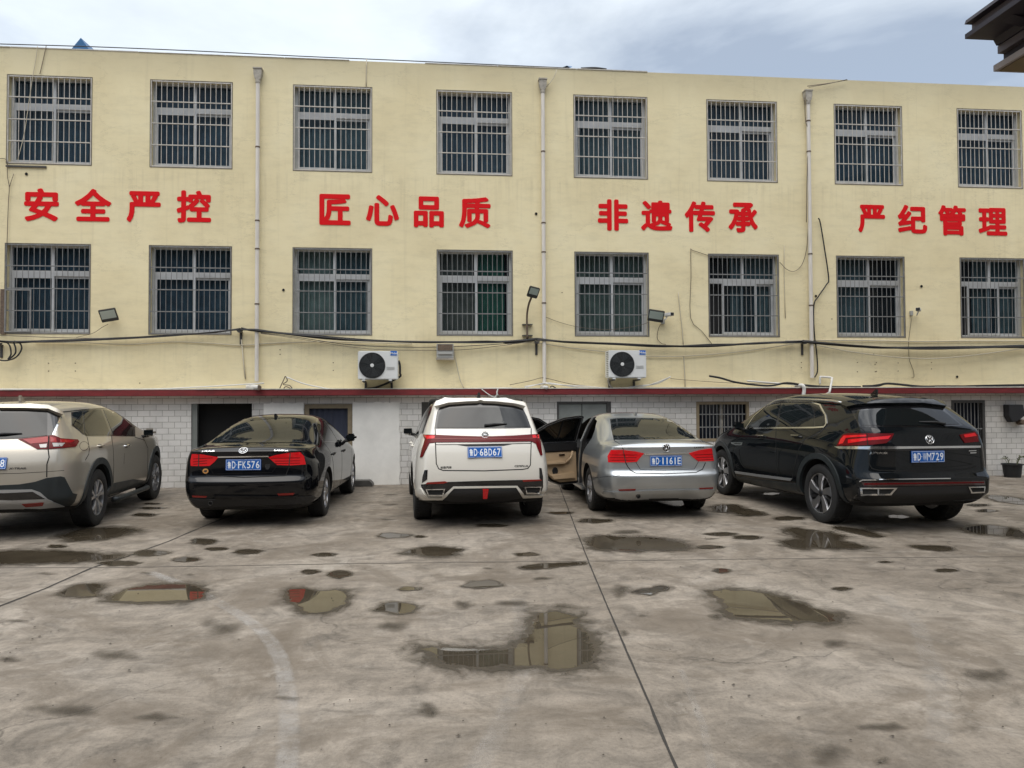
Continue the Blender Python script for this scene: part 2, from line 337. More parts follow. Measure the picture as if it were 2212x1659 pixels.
M_GROUND = ground_material(); M_PUD = puddle_material('puddle_water'); M_DAMP = puddle_material('damp_stain', False, .8)
M_PLASTER = plaster_material(); M_BLOCK = block_material()
M_GLASS = glass_material('window_glass')
M_PVC = mat('white_pvc_frame', (.47, .48, .485), .5, var=.12, vscale=4)
M_BAR = mat('cream_bar_paint', (.50, .47, .42), .5, var=.2, vscale=9); M_BAR2 = mat('grey_bar_paint', (.20, .20, .195), .5, var=.25, vscale=9)
M_CUR = {k: mat('curtain_'+k, c, .95, var=.25, vscale=5) for k, c in dict(navy=(.085, .13, .165), grey=(.34, .40, .34), green=(.06, .20, .13), slate=(.15, .21, .22), olive=(.22, .26, .21), brown=(.19, .18, .145)).items()}
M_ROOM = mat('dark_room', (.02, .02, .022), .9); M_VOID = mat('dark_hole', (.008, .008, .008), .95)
M_RED = mat('red_ledge_paint', (.155, .012, .014), .6, var=.25, vscale=5, stretch=(1, 1, 4)); M_LIP = mat('ledge_mortar', (.55, .52, .46), .85, var=.2, vscale=8)
M_SIGN = mat('red_sign_acrylic', (.68, .006, .010), .5, spec=.15)
M_PIPE = mat('white_pvc_pipe', (.66, .62, .56), .5, var=.12, vscale=5, stretch=(6, 6, .6)); M_RUST = mat('rusty_collar', (.12, .085, .06), .8, var=.4, vscale=30)
M_ZINC = mat('grey_sheet_hopper', (.36, .33, .28), .6, var=.3, vscale=14)
M_WHITEWASH = mat('whitewash', (.76, .74, .69), .9, var=.12, vscale=1.6, bump=.2, bscale=12)
M_DARKSTEEL = mat('dark_steel', (.055, .052, .048), .5, var=.25, vscale=10); M_GREYDOOR = mat('grey_door_sheet', (.19, .20, .185), .6, var=.18, vscale=2.5)
M_TAN = mat('tan_door_frame', (.24, .19, .12), .65, var=.2, vscale=5); M_BLUEPANEL = mat('blue_door_curtain', (.028, .033, .055), .7, var=.2, vscale=2, stretch=(6, 1, .7))
M_BLACK = mat('black_cable', (.012, .012, .013), .55); M_CREAMW = mat('cream_cable', (.50, .45, .34), .6); M_WHITEW = mat('white_conduit', (.62, .61, .58), .5); M_BROWNW = mat('brown_cable', (.14, .11, .08), .7)
M_ACW = mat('white_ac_case', (.66, .67, .66), .4, var=.05, vscale=3); M_ACG = mat('dark_ac_grille', (.03, .034, .036), .5); M_ACB = mat('blue_ac_badge', (.012, .13, .50), .4); M_TXT = mat('white_lettering', (.8, .8, .8), .5)
M_LAMPGLASS = mat('lamp_glass', (.34, .40, .36), .15, spec=.6); M_LAMPBODY = mat('black_lamp_case', (.018, .018, .018), .45)
M_CAMW = mat('white_camera_case', (.62, .62, .60), .4); M_GREYBOX = mat('grey_plastic_box', (.36, .36, .34), .55)
M_TARP = mat('blue_tin_sheet', (.018, .11, .26), .45, var=.15, vscale=3); M_EAVE = mat('dark_purple_timber', (.016, .011, .018), .6, var=.25, vscale=3)
M_EAVEB = mat('beige_fascia', (.26, .22, .20), .7, var=.12, vscale=3); M_EAVEG = mat('grey_brown_fascia', (.095, .078, .085), .6, var=.15, vscale=3); M_SOFFIT = mat('tan_soffit', (.15, .105, .05), .8, var=.15, vscale=3)
M_BUCKET = mat('black_rubber', (.012, .012, .013), .6); M_LEAF = mat('dry_leaf', (.10, .11, .05), .8)

# ================================================================== ground
bm = bmesh.new()
for s in ((-220, -160), (220, -160), (220, 400), (-220, 400)): bm.verts.new((*s, 0))
bm.faces.new(bm.verts); me = bpy.data.meshes.new('concrete_yard'); bm.to_mesh(me); bm.free(); me.materials.append(M_GROUND)
yard = bpy.data.objects.new('concrete_yard', me); COL.objects.link(yard); yard['kind'] = 'structure'

def ZP(ox, oy, s, pts):            # zoomed-photo pixels -> measuring frame
    return [((ox+x/s)*.553, (oy+y/s)*.553) for x, y in pts]
def ring_mesh(name, outline, m, zz, grow=1.34):
    """a sheet over the wet patch; 'edge' is 1 on the outline, less inside, more outside (signed distance)"""
    O = np.array([tuple(p) for p in outline], float); c = O.mean(0); O = O-c
    for _ in range(2):                                       # round the digitised corners
        Q = np.roll(O, -1, 0); O = np.stack([O*.75+Q*.25, O*.25+Q*.75], 1).reshape(-1, 2)
    lo, hi = O.min(0), O.max(0); mw = float((hi-lo).min()); S = max(.16, min(.9, mw*1.0)); mg = S*(grow-1)
    st = min(.05, max(.012, mw/14)); nx, ny = [int((hi[k]-lo[k]+2*mg)/st)+2 for k in (0, 1)]
    if nx*ny > 26000: st *= (nx*ny/26000)**.5; nx, ny = [int((hi[k]-lo[k]+2*mg)/st)+2 for k in (0, 1)]
    X, Y = np.meshgrid(lo[0]-mg+st*np.arange(nx), lo[1]-mg+st*np.arange(ny)); P = np.stack([X.ravel(), Y.ravel()], 1)
    d2 = np.full(len(P), 1e9); ins = np.zeros(len(P), bool)
    for a, b in zip(O, np.roll(O, -1, 0)):
        ab = b-a; t = np.clip(((P-a)@ab)/max(1e-12, ab@ab), 0, 1)[:, None]; q = P-(a+t*ab); d2 = np.minimum(d2, (q*q).sum(1))
        cr = (a[1] > P[:, 1]) != (b[1] > P[:, 1])
        if a[1] != b[1]: ins ^= cr & (P[:, 0] < ab[0]*(P[:, 1]-a[1])/(b[1]-a[1])+a[0])
    d = np.sqrt(d2); T = np.where(ins, np.maximum(0, 1-d/(S*.5)), 1+d/S)
    keep = T < grow; new = -np.ones(len(P), int); fs = []
    k = np.arange(nx*ny).reshape(ny, nx); quads = np.stack([k[:-1, :-1], k[:-1, 1:], k[1:, 1:], k[1:, :-1]], -1).reshape(-1, 4)
    quads = quads[keep[quads].all(1)]; used = np.unique(quads); new[used] = np.arange(len(used))
    me = bpy.data.meshes.new(name); me.from_pydata([(x, y, 0) for x, y in P[used]], [], [tuple(int(v) for v in q) for q in new[quads]])
    at = me.attributes.new('edge', 'FLOAT', 'POINT'); at.data.foreach_set('value', T[used].astype(np.float32))
    me.materials.append(m); o = bpy.data.objects.new(name, me); COL.objects.link(o); o.location = (c[0], c[1], zz); o['kind'] = 'structure'; return o
def ell(cx, cy, rx, ry, n=16, rough=.30):
    r_ = random.Random(int(cx*7+cy*13)); m_ = [r_.uniform(1-rough, 1+rough*.8) for _ in range(n)]
    return [(cx+rx*cos(2*pi*k/n)*m_[k], cy+ry*sin(2*pi*k/n)*m_[(k*5+3) % n]) for k in range(n)]
G1, G2, G3 = (0, 1900, 1.508), (1333, 1900, 1.508), (2666, 1900, 1.508)
zi = 0
def puddle(T, pts, m=None, name='puddle'):
    global zi
    zi += 1
    ring_mesh(name, [tuple(gnd(*p)[:2]) for p in ZP(*T, pts)], m or M_PUD, .0042+.00012*(zi % 16))
puddle(G2, [(430,940),(500,930),(620,945),(800,950),(960,955),(1040,925),(1100,850),(1125,770),(1170,732),(1280,720),(1390,760),(1415,830),(1470,870),(1540,970),(1500,1050),(1400,1085),(1260,1088),(1100,1070),(1000,1062),(800,1085),(650,1072),(540,1030),(440,975)])
puddle(G2, [(560,885),(750,880),(900,895),(960,880),(1030,810),(1090,840),(1040,920),(900,945),(650,935)], M_DAMP, 'damp_patch')
puddle(G3, [(150,615),(250,605),(380,610),(470,625),(600,655),(720,695),(860,740),(960,750),(940,790),(840,812),(700,800),(540,795),(380,785),(300,770),(240,730),(190,670)])
puddle(G1, [(620,665),(740,595),(900,580),(1060,570),(1140,578),(1210,605),(1235,640),(1200,670),(1060,680),(900,688),(700,685)])
puddle(G1, [(320,640),(420,582),(590,572),(610,590),(560,620),(600,650),(450,660)])
puddle(G1, [(1665,640),(1700,605),(1800,600),(1900,620),(2000,605),(2060,640),(2040,700),(1940,740),(1870,760),(1780,745),(1740,700),(1680,680)])
puddle(G1, [(-60,385),(120,375),(350,380),(520,385),(560,400),(720,400),(760,410),(680,435),(450,450),(200,455),(-60,470)])
puddle(G1, [(335,290),(450,250),(660,240),(790,250),(820,265),(760,290),(600,315),(480,325),(400,320),(390,300)])
puddle(G2, [(1415,320),(1480,295),(1560,290),(1690,300),(1800,300),(1900,310),(2030,335),(2080,360),(2000,380),(1750,380),(1560,385),(1460,360)])
puddle(G2, [(1530,270),(1640,250),(1780,255),(1830,272),(1740,290),(1600,290)], M_DAMP, 'damp_patch')
puddle(G2, [(1040,475),(1160,455),(1300,455),(1440,445),(1460,460),(1330,470),(1200,490),(1080,490)])
puddle(G2, [(1705,620),(1760,600),(1830,605),(1870,585),(1925,590),(1940,605),(1860,625),(1830,645),(1740,635)])
puddle(G3, [(170,130),(200,110),(330,105),(350,130),(420,140),(500,165),(460,175),(360,178),(300,155),(180,150)])
puddle(G3, [(570,330),(600,312),(690,305),(590,262),(630,240),(740,257),(880,270),(960,300),(930,315),(960,330),(1090,350),(1080,370),(980,376),(800,360),(720,376),(640,365)])
puddle(G3, [(870,235),(970,240),(1100,265),(1200,300),(1130,303),(1030,282),(920,258)])
puddle(G3, [(1310,350),(1450,348),(1560,353),(1610,378),(1560,386),(1400,373)])
puddle(G3, [(1620,255),(1700,228),(1850,230),(2060,265),(2060,315),(1880,292),(1700,276)])
puddle(G3, [(1780,52),(1900,55),(2060,88),(2060,118),(1900,96),(1800,76)])
for T, L_ in ((G1, [(330,355,52,10),(880,397,100,17),(1200,327,75,18),(1272,370,62,10),(1455,388,90,14),(1090,433,72,14),(705,457,130,14),(1905,403,75,10),(1830,505,52,13),(2000,520,70,24),(850,170,75,9),(890,130,75,6),(895,104,50,5)]),
              (G2, [(310,293,95,15),(465,297,32,8),(540,385,175,30),(1085,402,75,11),(880,232,95,9),(1500,205,95,13),(325,720,120,34),(830,578,130,24),(400,605,62,11),(1290,158,80,8)]),
              (G3, [(620,190,95,12),(230,283,95,11),(380,303,95,12),(155,360,80,12),(1545,498,65,11),(940,605,50,10),(1740,112,70,7),(1790,145,60,8),(1195,447,36,5),(520,45,50,7),(1265,180,75,11),(230,498,50,13)])):
    for e in L_: puddle(T, ell(*e))
for T, L_ in ((G1, [(865,512,60,12),(1120,523,50,10),(270,515,80,16),(90,795,110,16),(1290,850,190,85),(1690,1255,110,26),(400,1330,300,60),(700,1000,240,50),(60,1020,110,30),(920,1360,170,40)]),
              (G2, [(865,485,50,10),(1180,545,90,14),(1670,870,50,32),(1780,765,60,12),(520,1320,110,60),(270,197,70,10),(290,108,90,9),(285,50,65,8),(1590,175,90,12),(720,700,90,40),(290,830,160,50),(1000,690,180,30),(1650,620,90,60)]),
              (G3, [(890,935,110,36),(860,1590,190,95),(1810,1120,220,70),(1180,1620,90,50),(200,770,70,30),(165,310,60,7),(1150,1420,200,40),(1090,260,200,30)])):
    for e in L_: puddle(T, ell(*e), M_DAMP, 'damp_patch')

def strip(name, px, wd, m, zz, wob=0.0):
    P = [gnd(*p, zz) for p in px]; Q = []
    for i in range(len(P)-1):
        k = max(2, int((P[i+1]-P[i]).length/.12))
        for j in range(k): Q.append(P[i].lerp(P[i+1], j/k))
    Q.append(P[-1]); vs = []; fs = []; rnd = random.Random(3); of = 0
    for i, q in enumerate(Q):
        t = (Q[min(i+1, len(Q)-1)]-Q[max(i-1, 0)]).normalized(); nrm = Vector((-t.y, t.x, 0)); of = of*.8+rnd.uniform(-wob, wob)
        ww = wd*(1+rnd.uniform(-.25, .25) if wob else 1)
        vs += [q+nrm*(of+ww/2), q+nrm*(of-ww/2)]
    for i in range(len(Q)-1): fs.append((2*i, 2*i+1, 2*i+3, 2*i+2))
    o = MB().add(vs, fs).build(name, m); o['kind'] = 'structure'; 
    uv = o.data.uv_layers.new(name='UVMap')
    for lp in o.data.loops: uv.data[lp.index].uv = (lp.vertex_index % 2, lp.vertex_index//2*.12)
    return o
M_JOINT = mat('joint_dirt', (.028, .025, .021), .9); M_JOINT2 = mat('hairline_joint', (.12, .105, .088), .9)
strip('pavement_joint', ZP(*G2, [(1270,-40),(1290,10),(1335,130),(1460,450),(1540,640),(1680,970),(1820,1290),(1925,1550),(2000,1720)]), .013, M_JOINT, .0030, .0015)
strip('pavement_joint', ZP(*G1, [(-1500,1305),(-600,945),(-150,765),(0,705),(270,600),(540,480),(760,410),(1000,320),(1270,205),(1420,150)]), .022, M_JOINT, .0032, .004)
strip('pavement_joint', ZP(*G1, [(-150,478),(700,477),(1400,466),(2010,455)])+ZP(*G2, [(1000,443),(1450,440)])+ZP(*G3, [(0,432),(1000,420),(2150,411)]), .016, M_JOINT2, .0034, .003)
def track_material(k=1.0):
    m = bpy.data.materials.new('pale_tyre_track'); m.use_nodes = True; nt = m.node_tree; b = nt.nodes['Principled BSDF']; l = nt.links.new
    b.inputs['Base Color'].default_value = (.42, .40, .37, 1); b.inputs['Roughness'].default_value = .9
    uv = N(nt, 'ShaderNodeUVMap'); tc = N(nt, 'ShaderNodeTexCoord'); sp = N(nt, 'ShaderNodeSeparateXYZ'); l(uv.outputs[0], sp.inputs[0])
    rx = ramp(nt, [(0, 0.0), (.22, 1.0), (.78, 1.0), (1, 0.0)]); l(sp.outputs['X'], rx.inputs['Fac'])
    n = N(nt, 'ShaderNodeTexNoise', i_Scale=4.0, i_Detail=8.0, i_Roughness=.7); l(tc.outputs['Object'], n.inputs['Vector'])
    r = ramp(nt, [(.34, .0), (.64, .62*k)]); l(n.outputs['Fac'], r.inputs['Fac'])
    wv = N(nt, 'ShaderNodeTexWave', i_Scale=14.0, i_Distortion=3.0, i_Detail=2.0); l(uv.outputs[0], wv.inputs['Vector'])
    rw = ramp(nt, [(.2, .55), (.6, 1.0)]); l(wv.outputs['Fac'], rw.inputs['Fac'])
    a = N(nt, 'ShaderNodeMath', operation='MULTIPLY'); l(rx.outputs['Color'], a.inputs[0]); l(r.outputs['Color'], a.inputs[1])
    a2 = N(nt, 'ShaderNodeMath', operation='MULTIPLY'); l(a.outputs[0], a2.inputs[0]); l(rw.outputs['Color'], a2.inputs[1])
    tr = N(nt, 'ShaderNodeBsdfTransparent'); ms = N(nt, 'ShaderNodeMixShader'); l(a2.outputs[0], ms.inputs[0]); l(tr.outputs[0], ms.inputs[1]); l(b.outputs[0], ms.inputs[2])
    l(ms.outputs[0], nt.nodes['Material Output'].inputs['Surface']); return m
M_TRACK = track_material(); M_TRACK2 = track_material(.40)
strip('tyre_track', ZP(*G1, [(880,505),(960,535),(1040,562),(1180,625),(1300,690),(1420,760),(1530,840),(1600,920),(1645,1000),(1672,1090),(1690,1190),(1700,1300),(1705,1420),(1695,1600),(1690,1700)]), .12, M_TRACK, .0038)
strip('tyre_track', ZP(*G2, [(1040,660),(1070,900),(1060,1060),(1010,1250),(930,1430),(830,1600),(770,1700)]), .14, M_TRACK2, .0040)
strip('tyre_track', ZP(*G3, [(-10,1080),(120,1400),(180,1700)]), .05, M_TRACK2, .0036)
strip('tyre_track', ZP(*G3, [(1500,1500),(1520,1350),(1480,1100),(1380,800),(1180,640)]), .14, M_TRACK2, .0041)

# grit, chips and leaf scraps
lit = MB(); rnd = random.Random(21)
def flake(x, y, s_):
    a = rnd.uniform(0, 6.28); k = rnd.randint(4, 6); pts = [(x+s_*cos(a+6.28*i/k)*rnd.uniform(.6, 1.2), y+s_*sin(a+6.28*i/k)*rnd.uniform(.4, 1.0), .007+rnd.uniform(0, .25)*s_) for i in range(k)]
    lit.add(pts+[(x, y, .008+s_*.5)], [(i, (i+1) % k, k) for i in range(k)])
for q in ZP(*G1, [(95,962),(60,985),(40,1020),(30,1030),(205,835),(300,865),(235,890),(190,905),(180,930),(345,855),(650,933),(1525,1425),(760,1090)])+ZP(*G2, [(430,1127),(690,1477),(290,1195),(1545,1590),(500,1620),(1650,1495),(1320,1110)])+ZP(*G3, [(685,1370),(1240,1480),(1160,1630),(240,1160),(300,1175),(700,930),(1505,745),(1240,1025)]): 
    p = gnd(*q); flake(p.x, p.y, rnd.uniform(.005, .013))
for _ in range(420):
    y = 2.2+rnd.random()**1.6*11; x = rnd.uniform(-.75, .95)*y; flake(x, y, rnd.uniform(.003, .009))
o = lit.build('ground_grit', mat('dark_grit', (.06, .05, .038), .9, var=.5, vscale=3)); o['kind'] = 'stuff'

# ================================================================== the three-storey building
BX0, BX1, ZTOP, ZLEDGE = -14.0, 17.0, 8.335, 1.80
bld = empty('cream_building', (0, D, 0), 'long three storey cream plaster block with barred windows above a white block ground floor', 'building')
def lw(p): return Vector(p) - Vector((0, D, 0))           # world -> building space
def wp(x, y, off=0.0):                                    # measured pixel -> building space, off = metres in front of the wall
    return lw(wall(x, y, D-off))
def holes_wall(x0, x1, z0, z1, holes, y0, depth):
    xs = sorted({x0, x1, *[h[0] for h in holes], *[h[1] for h in holes]}); zs = sorted({z0, z1, *[h[2] for h in holes], *[h[3] for h in holes]})
    mb = MB(); idx = {}
    def vid(i, j):
        if (i, j) not in idx: idx[i, j] = len(mb.v); mb.v.append((xs[i], y0, zs[j]))
        return idx[i, j]
    for i in range(len(xs)-1):
        for j in range(len(zs)-1):
            cx, cz = (xs[i]+xs[i+1])/2, (zs[j]+zs[j+1])/2
            if any(h[0] < cx < h[1] and h[2] < cz < h[3] for h in holes): continue
            mb.f.append((vid(i, j), vid(i+1, j), vid(i+1, j+1), vid(i, j+1)))
    for h in holes:
        a, b, c, d = h; y1 = y0+depth
        mb.add([(a,y0,c),(b,y0,c),(b,y0,d),(a,y0,d),(a,y1,c),(b,y1,c),(b,y1,d),(a,y1,d)], [(0,4,5,1),(1,5,6,2),(2,6,7,3),(3,7,4,0)])
    return mb
WX = [(-8.138,-6.623),(-5.548,-4.034),(-2.871,-1.366),(-.089,1.404),(2.672,4.183),(5.447,6.937),(8.2,9.691),(10.948,12.417)]
ZU, ZL = (6.133, 7.810), (2.923, 4.614)
holes = [(a, b, *z) for z in (ZU, ZL) for a, b in WX]
up = holes_wall(BX0, BX1, ZLEDGE, ZTOP, holes, 0, .24)
up.add([(BX0,0,ZTOP),(BX1,0,ZTOP),(BX1,.3,ZTOP),(BX0,.3,ZTOP)], [(0,1,2,3)])
upper = up.build('upper_wall', M_PLASTER, bld)
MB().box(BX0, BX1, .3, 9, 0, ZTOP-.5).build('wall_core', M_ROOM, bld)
rnd = random.Random(11); x = BX0
while x < BX1:
    ln = rnd.uniform(1.1, 1.9); px_ = x
    if not (-2.3 < px_ < -.7 or px_ > 3.2): MB().box(x, min(BX1, x+ln-.012), -.012+rnd.uniform(-.004, .004), .31, ZTOP+.002, ZTOP+.012+rnd.uniform(0, .008)).build('parapet_cap', M_LIP, bld)
    x += ln
CURT = {('u',0):'navy',('u',1):'navy',('u',2):'slate',('u',3):'navy',('u',4):'slate',('u',5):'navy',('u',6):'navy',('u',7):'navy',
        ('l',0):'navy',('l',1):'navy',('l',2):'grey',('l',3):'green',('l',4):'olive',('l',5):'slate',('l',6):'slate',('l',7):'green'}
def sheet(x0, x1, z0, z1, y, folds, amp, seed):
    mb = MB(); n = folds*6; r = random.Random(seed); ph = [r.uniform(-.6, .6) for _ in range(n+1)]
    for i in range(n+1):
        xx = x0+(x1-x0)*i/n; yy = y+amp*sin(2*pi*i/6+ph[i]); mb.v += [(xx, yy, z0), (xx, yy*1.0+.01*sin(i), z1)]
    mb.f = [(2*i, 2*i+2, 2*i+3, 2*i+1) for i in range(n)]; return mb
M_TRIMD = mat('dark_window_edge', (.16, .14, .11), .8, var=.4, vscale=8)
def make_window(row, k):
    x0, x1 = WX[k]; z0, z1 = ZU if row == 'u' else ZL; W, Hh = x1-x0, z1-z0
    r = random.Random(k*7+(row == 'u')); Y = .13
    fr = MB(); t = .055; xm = x0+W*.515; zt1, zt0 = z1-Hh*.285, z1-Hh*.345
    fr.box(x0, x0+t, Y, Y+.07, z0, z1); fr.box(x1-t, x1, Y, Y+.07, z0, z1); fr.box(x0+t, x1-t, Y, Y+.07, z0, z0+t*1.1); fr.box(x0+t, x1-t, Y, Y+.07, z1-t*.8, z1)
    fr.box(x0+t, x1-t, Y-.004, Y+.066, zt0, zt1); fr.box(xm-.028, xm+.028, Y-.002, Y+.068, zt1, z1-t*.8)
    s1 = s2 = 0
    if row == 'l' and k == 5: s1 = .42                       # left sash slid right: open gap on the left
    if row == 'l' and k == 7: s1 = .30
    if row == 'l' and k == 6: s2 = -.1
    def sash(a, b, yy):
        tt = .042; fr.box(a, a+tt, yy, yy+.035, z0+t*1.1, zt0); fr.box(b-tt, b, yy, yy+.035, z0+t*1.1, zt0); fr.box(a+tt, b-tt, yy, yy+.035, z0+t*1.1, z0+t*1.1+tt); fr.box(a+tt, b-tt, yy, yy+.035, zt0-tt, zt0)
        return (a+tt, b-tt, yy+.015, z0+t*1.1+tt, zt0-tt)
    A = sash(x0+t+s1*(W/2-.1), xm+.03+s1*(W/2-.1), Y-.008); B = sash(xm-.02, x1-t, Y+.03)
    win = fr.build('window', M_PVC, bld)
    for (a, b, yy, c, d) in (A, B, (x0+t, xm-.028, Y+.03, zt1, z1-t*.8), (xm+.028, x1-t, Y+.03, zt1, z1-t*.8)):
        MB().box(a, b, yy, yy+.006, c, d).build('pane', M_GLASS, win)
    key = CURT[row, k]
    spans = [(x0+.02, x1-.02, key)]
    if (row, k) == ('l', 5): spans = [(x0+W*.37, x1-.02, key)]
    if (row, k) == ('l', 2): spans = [(x0+.02, xm, 'grey'), (xm+.02, x1-.02, 'slate')]
    if (row, k) == ('l', 3): spans = [(x0+.02, xm, 'brown'), (xm+.02, x1-.02-.12, 'green')]
    if (row, k) == ('l', 6): spans = [(x0+.02, xm, 'slate')]
    if (row, k) == ('l', 7): spans = [(x0+W*.3, x1-.02, 'slate')]
    for (a, b, kk) in spans: sheet(a, b, z0+.02, z1-.02, .262, int((b-a)/.13)+2, .014, k).build('curtain', M_CUR[kk], win, smooth=True)
    g = MB(); y = -.004; rr = .0066 if row == 'u' else .0058
    g.box(x0+.004, x0+.02, y, y+.022, z0+.004, z1-.004); g.box(x1-.02, x1-.004, y, y+.022, z0+.004, z1-.004); g.box(x0+.03, x1-.03, y+.001, y+.021, z1-.026, z1-.004); g.box(x0+.03, x1-.03, y+.001, y+.021, z0+.004, z0+.026)
    for q in (.245, .497, .745): g.box(x0+.03, x1-.03, y-.002, y+.02, z1-Hh*q-.009, z1-Hh*q+.009)
    n = 15
    for i in range(1, n):
        bx = x0+W*i/n+r.uniform(-.004, .004); g.tube([(bx, y+.012, z0+.02), (bx+r.uniform(-.003, .003), y+.012, (z0+z1)/2), (bx, y+.012, z1-.02)], rr, 6)
    if row == 'l' and k == 0:                                  # escape hatch in the grille
        hx0, hx1, hz0, hz1 = x0+.01, x0+W*.315, z0+.02, z1-Hh*.51
        for q in ((hx0, hx0+.024, hz0, hz1), (hx1-.024, hx1, hz0, hz1), (hx0+.024, hx1-.024, hz1-.024, hz1), (hx0+.024, hx1-.024, hz0, hz0+.024)): g.box(q[0], q[1], y-.03, y-.006, q[2], q[3])
    g.build('security_grille', M_BAR if row == 'u' else M_BAR2, win, smooth=True)
    rim = MB(); e = .011   # dark reveal edging round the opening
    for q in ((x0-e, x0, z0-e, z1+e), (x1, x1+e, z0-e, z1+e), (x0, x1, z1, z1+e), (x0, x1, z0-e, z0)): rim.box(q[0], q[1], -.006, .01, q[2], q[3])
    rim.build('window_trim', M_TRIMD, win)
for row in 'ul':
    for k in range(8): make_window(row, k)

# ---- ground floor
def hx(xa, ya, xb, yb):
    a, b = wp(xa, ya), wp(xb, yb); return (a.x, b.x, b.z, a.z)
dA = hx(413, 872, 543.7, 1060); dA = (dA[0], dA[1], 0.0, dA[3])
dB = hx(657, 873, 761, 1060); dB = (dB[0], dB[1], 0.0, dB[3])
dC = hx(910.5, 868.5, 985, 1060); dC = (dC[0], dC[1], 0.0, dC[3])
dD = hx(1202.7, 867.5, 1321.6, 1060); dD = (dD[0], dD[1], 0.0, dD[3])
wE = hx(1503.6, 867.5, 1619, 953)
dF = hx(2054.5, 864.4, 2131, 1060); dF = (dF[0], dF[1], 0.0, dF[3])
lo = holes_wall(BX0, BX1, 0, ZLEDGE, [dA, dB, dC, dD, wE, dF], -.002, .26)
lo.build('ground_floor_wall', M_BLOCK, bld)
zl0, zl1 = lw(wall(1106, 853, D-.24)).z, lw(wall(1106, 840, D-.24)).z
MB().box(BX0, BX1, -.24, -.003, zl0, zl1).build('red_ledge', M_RED, bld, bevel=.006)
lip = MB(); x = BX0; rnd = random.Random(5)
while x < BX1:
    ln = rnd.uniform(.8, 2.2); lip.box(x, min(x+ln, BX1), -.25-rnd.uniform(-.006, .006), -.001, zl1+.001, zl1+.016+rnd.uniform(0, .012)); x += ln
lip.build('ledge_mortar', M_LIP, bld)
# near-black sheet across the doorway stands for the unlit passage
MB().box(dA[0], dA[1], .24, .26, 0, dA[3]).build('doorway_dark_sheet', M_VOID, bld)
MB().box(dA[0]+.005, dA[0]+.10, .03, .10, 0, dA[3]-.004).build('door_jamb', M_GREYDOOR, bld)
fB = MB(); a, b, c, d = dB
fB.box(a+.004, a+.09, .02, .1, 0, d-.004); fB.box(b-.09, b-.004, .02, .1, 0, d-.004); fB.box(a+.09, b-.09, .022, .098, d-.085, d-.004)
fo = fB.build('door', M_TAN, bld); sheet(a+.09, b-.09, .03, d-.085, .085, 7, .006, 3).build('door_curtain', M_BLUEPANEL, fo, smooth=True)
MB().box(dC[0], dC[1], .10, .13, 0, dC[3]).build('opening_dark_sheet', M_DARKSTEEL, bld)  # dark sheet stands for the shade inside this opening
a, b, c, d = dD; fD = MB(); fD.box(a+.003, a+.04, .0, .09, 0, d-.003); fD.box(b-.085, b-.003, .0, .09, 0, d-.003); fD.box(a+.04, b-.085, .001, .089, d-.05, d-.003)
fo = fD.build('door', M_DARKSTEEL, bld); mid = a+(b-a)*.465
for q in ((a+.043, mid-.006), (mid+.006, b-.09)): MB().box(q[0], q[1], .03, .06, .02, d-.055).build('door_leaf', M_GREYDOOR, fo, bevel=.006)
def barred(h, name, nb, rails, frame=.06):
    a, b, c, d = h; f = MB(); f.box(a+.003, a+frame, -.012, .06, c+.003, d-.003); f.box(b-frame, b-.003, -.012, .06, c+.003, d-.003); f.box(a+frame, b-frame, -.011, .059, d-frame, d-.003); f.box(a+frame, b-frame, -.011, .059, c+.003, c+frame)
    o = f.build(name, M_TAN if name == 'window' else M_DARKSTEEL, bld); g = MB()
    for i in range(1, nb): xx = a+frame+(b-a-2*frame)*i/nb; g.tube([(xx, .02, c+.03), (xx, .02, d-.03)], .0085, 6)
    for q in rails: g.box(a+frame, b-frame, .006, .026, c+(d-c)*q-.01, c+(d-c)*q+.01)
    g.build('security_grille', M_BAR2, o, smooth=True); MB().box(a, b, .15, .17, c, d).build('pane', mat('dark_pane', (.014, .018, .028), .12), o)
    if name == 'window': MB().box((a+b)/2-.03, (a+b)/2+.03, .08, .14, c+.01, d-.01).build('mullion', M_ZINC, o)
    return o
barred(wE, 'window', 13, (.36, .68)); bd = barred(dF, 'barred_door', 8, (.42, .62))
MB().box(dF[0]+.07, dF[1]-.07, .03, .05, .05, dF[3]*.40).build('kick_panel', M_GREYDOOR, bd)
for (xa, xb, ya) in ((570, 656.2, 870), (762, 864, 868.5)):     # whitewashed plaster patches
    p, q = wp(xa, ya), wp(xb, ya); rr = random.Random(xa); n = 14
    top = [(p.x+(q.x-p.x)*i/n, p.z+rr.uniform(-.018, .012)) for i in range(n+1)]
    rt = [(q.x+rr.uniform(-.02, .012), p.z*(1-i/12)) for i in range(1, 12)]
    MB().prism([(p.x, 0)]+top+rt+[(q.x, 0)], 'y', -.022, -.004).build('plaster_patch', M_WHITEWASH, bld)
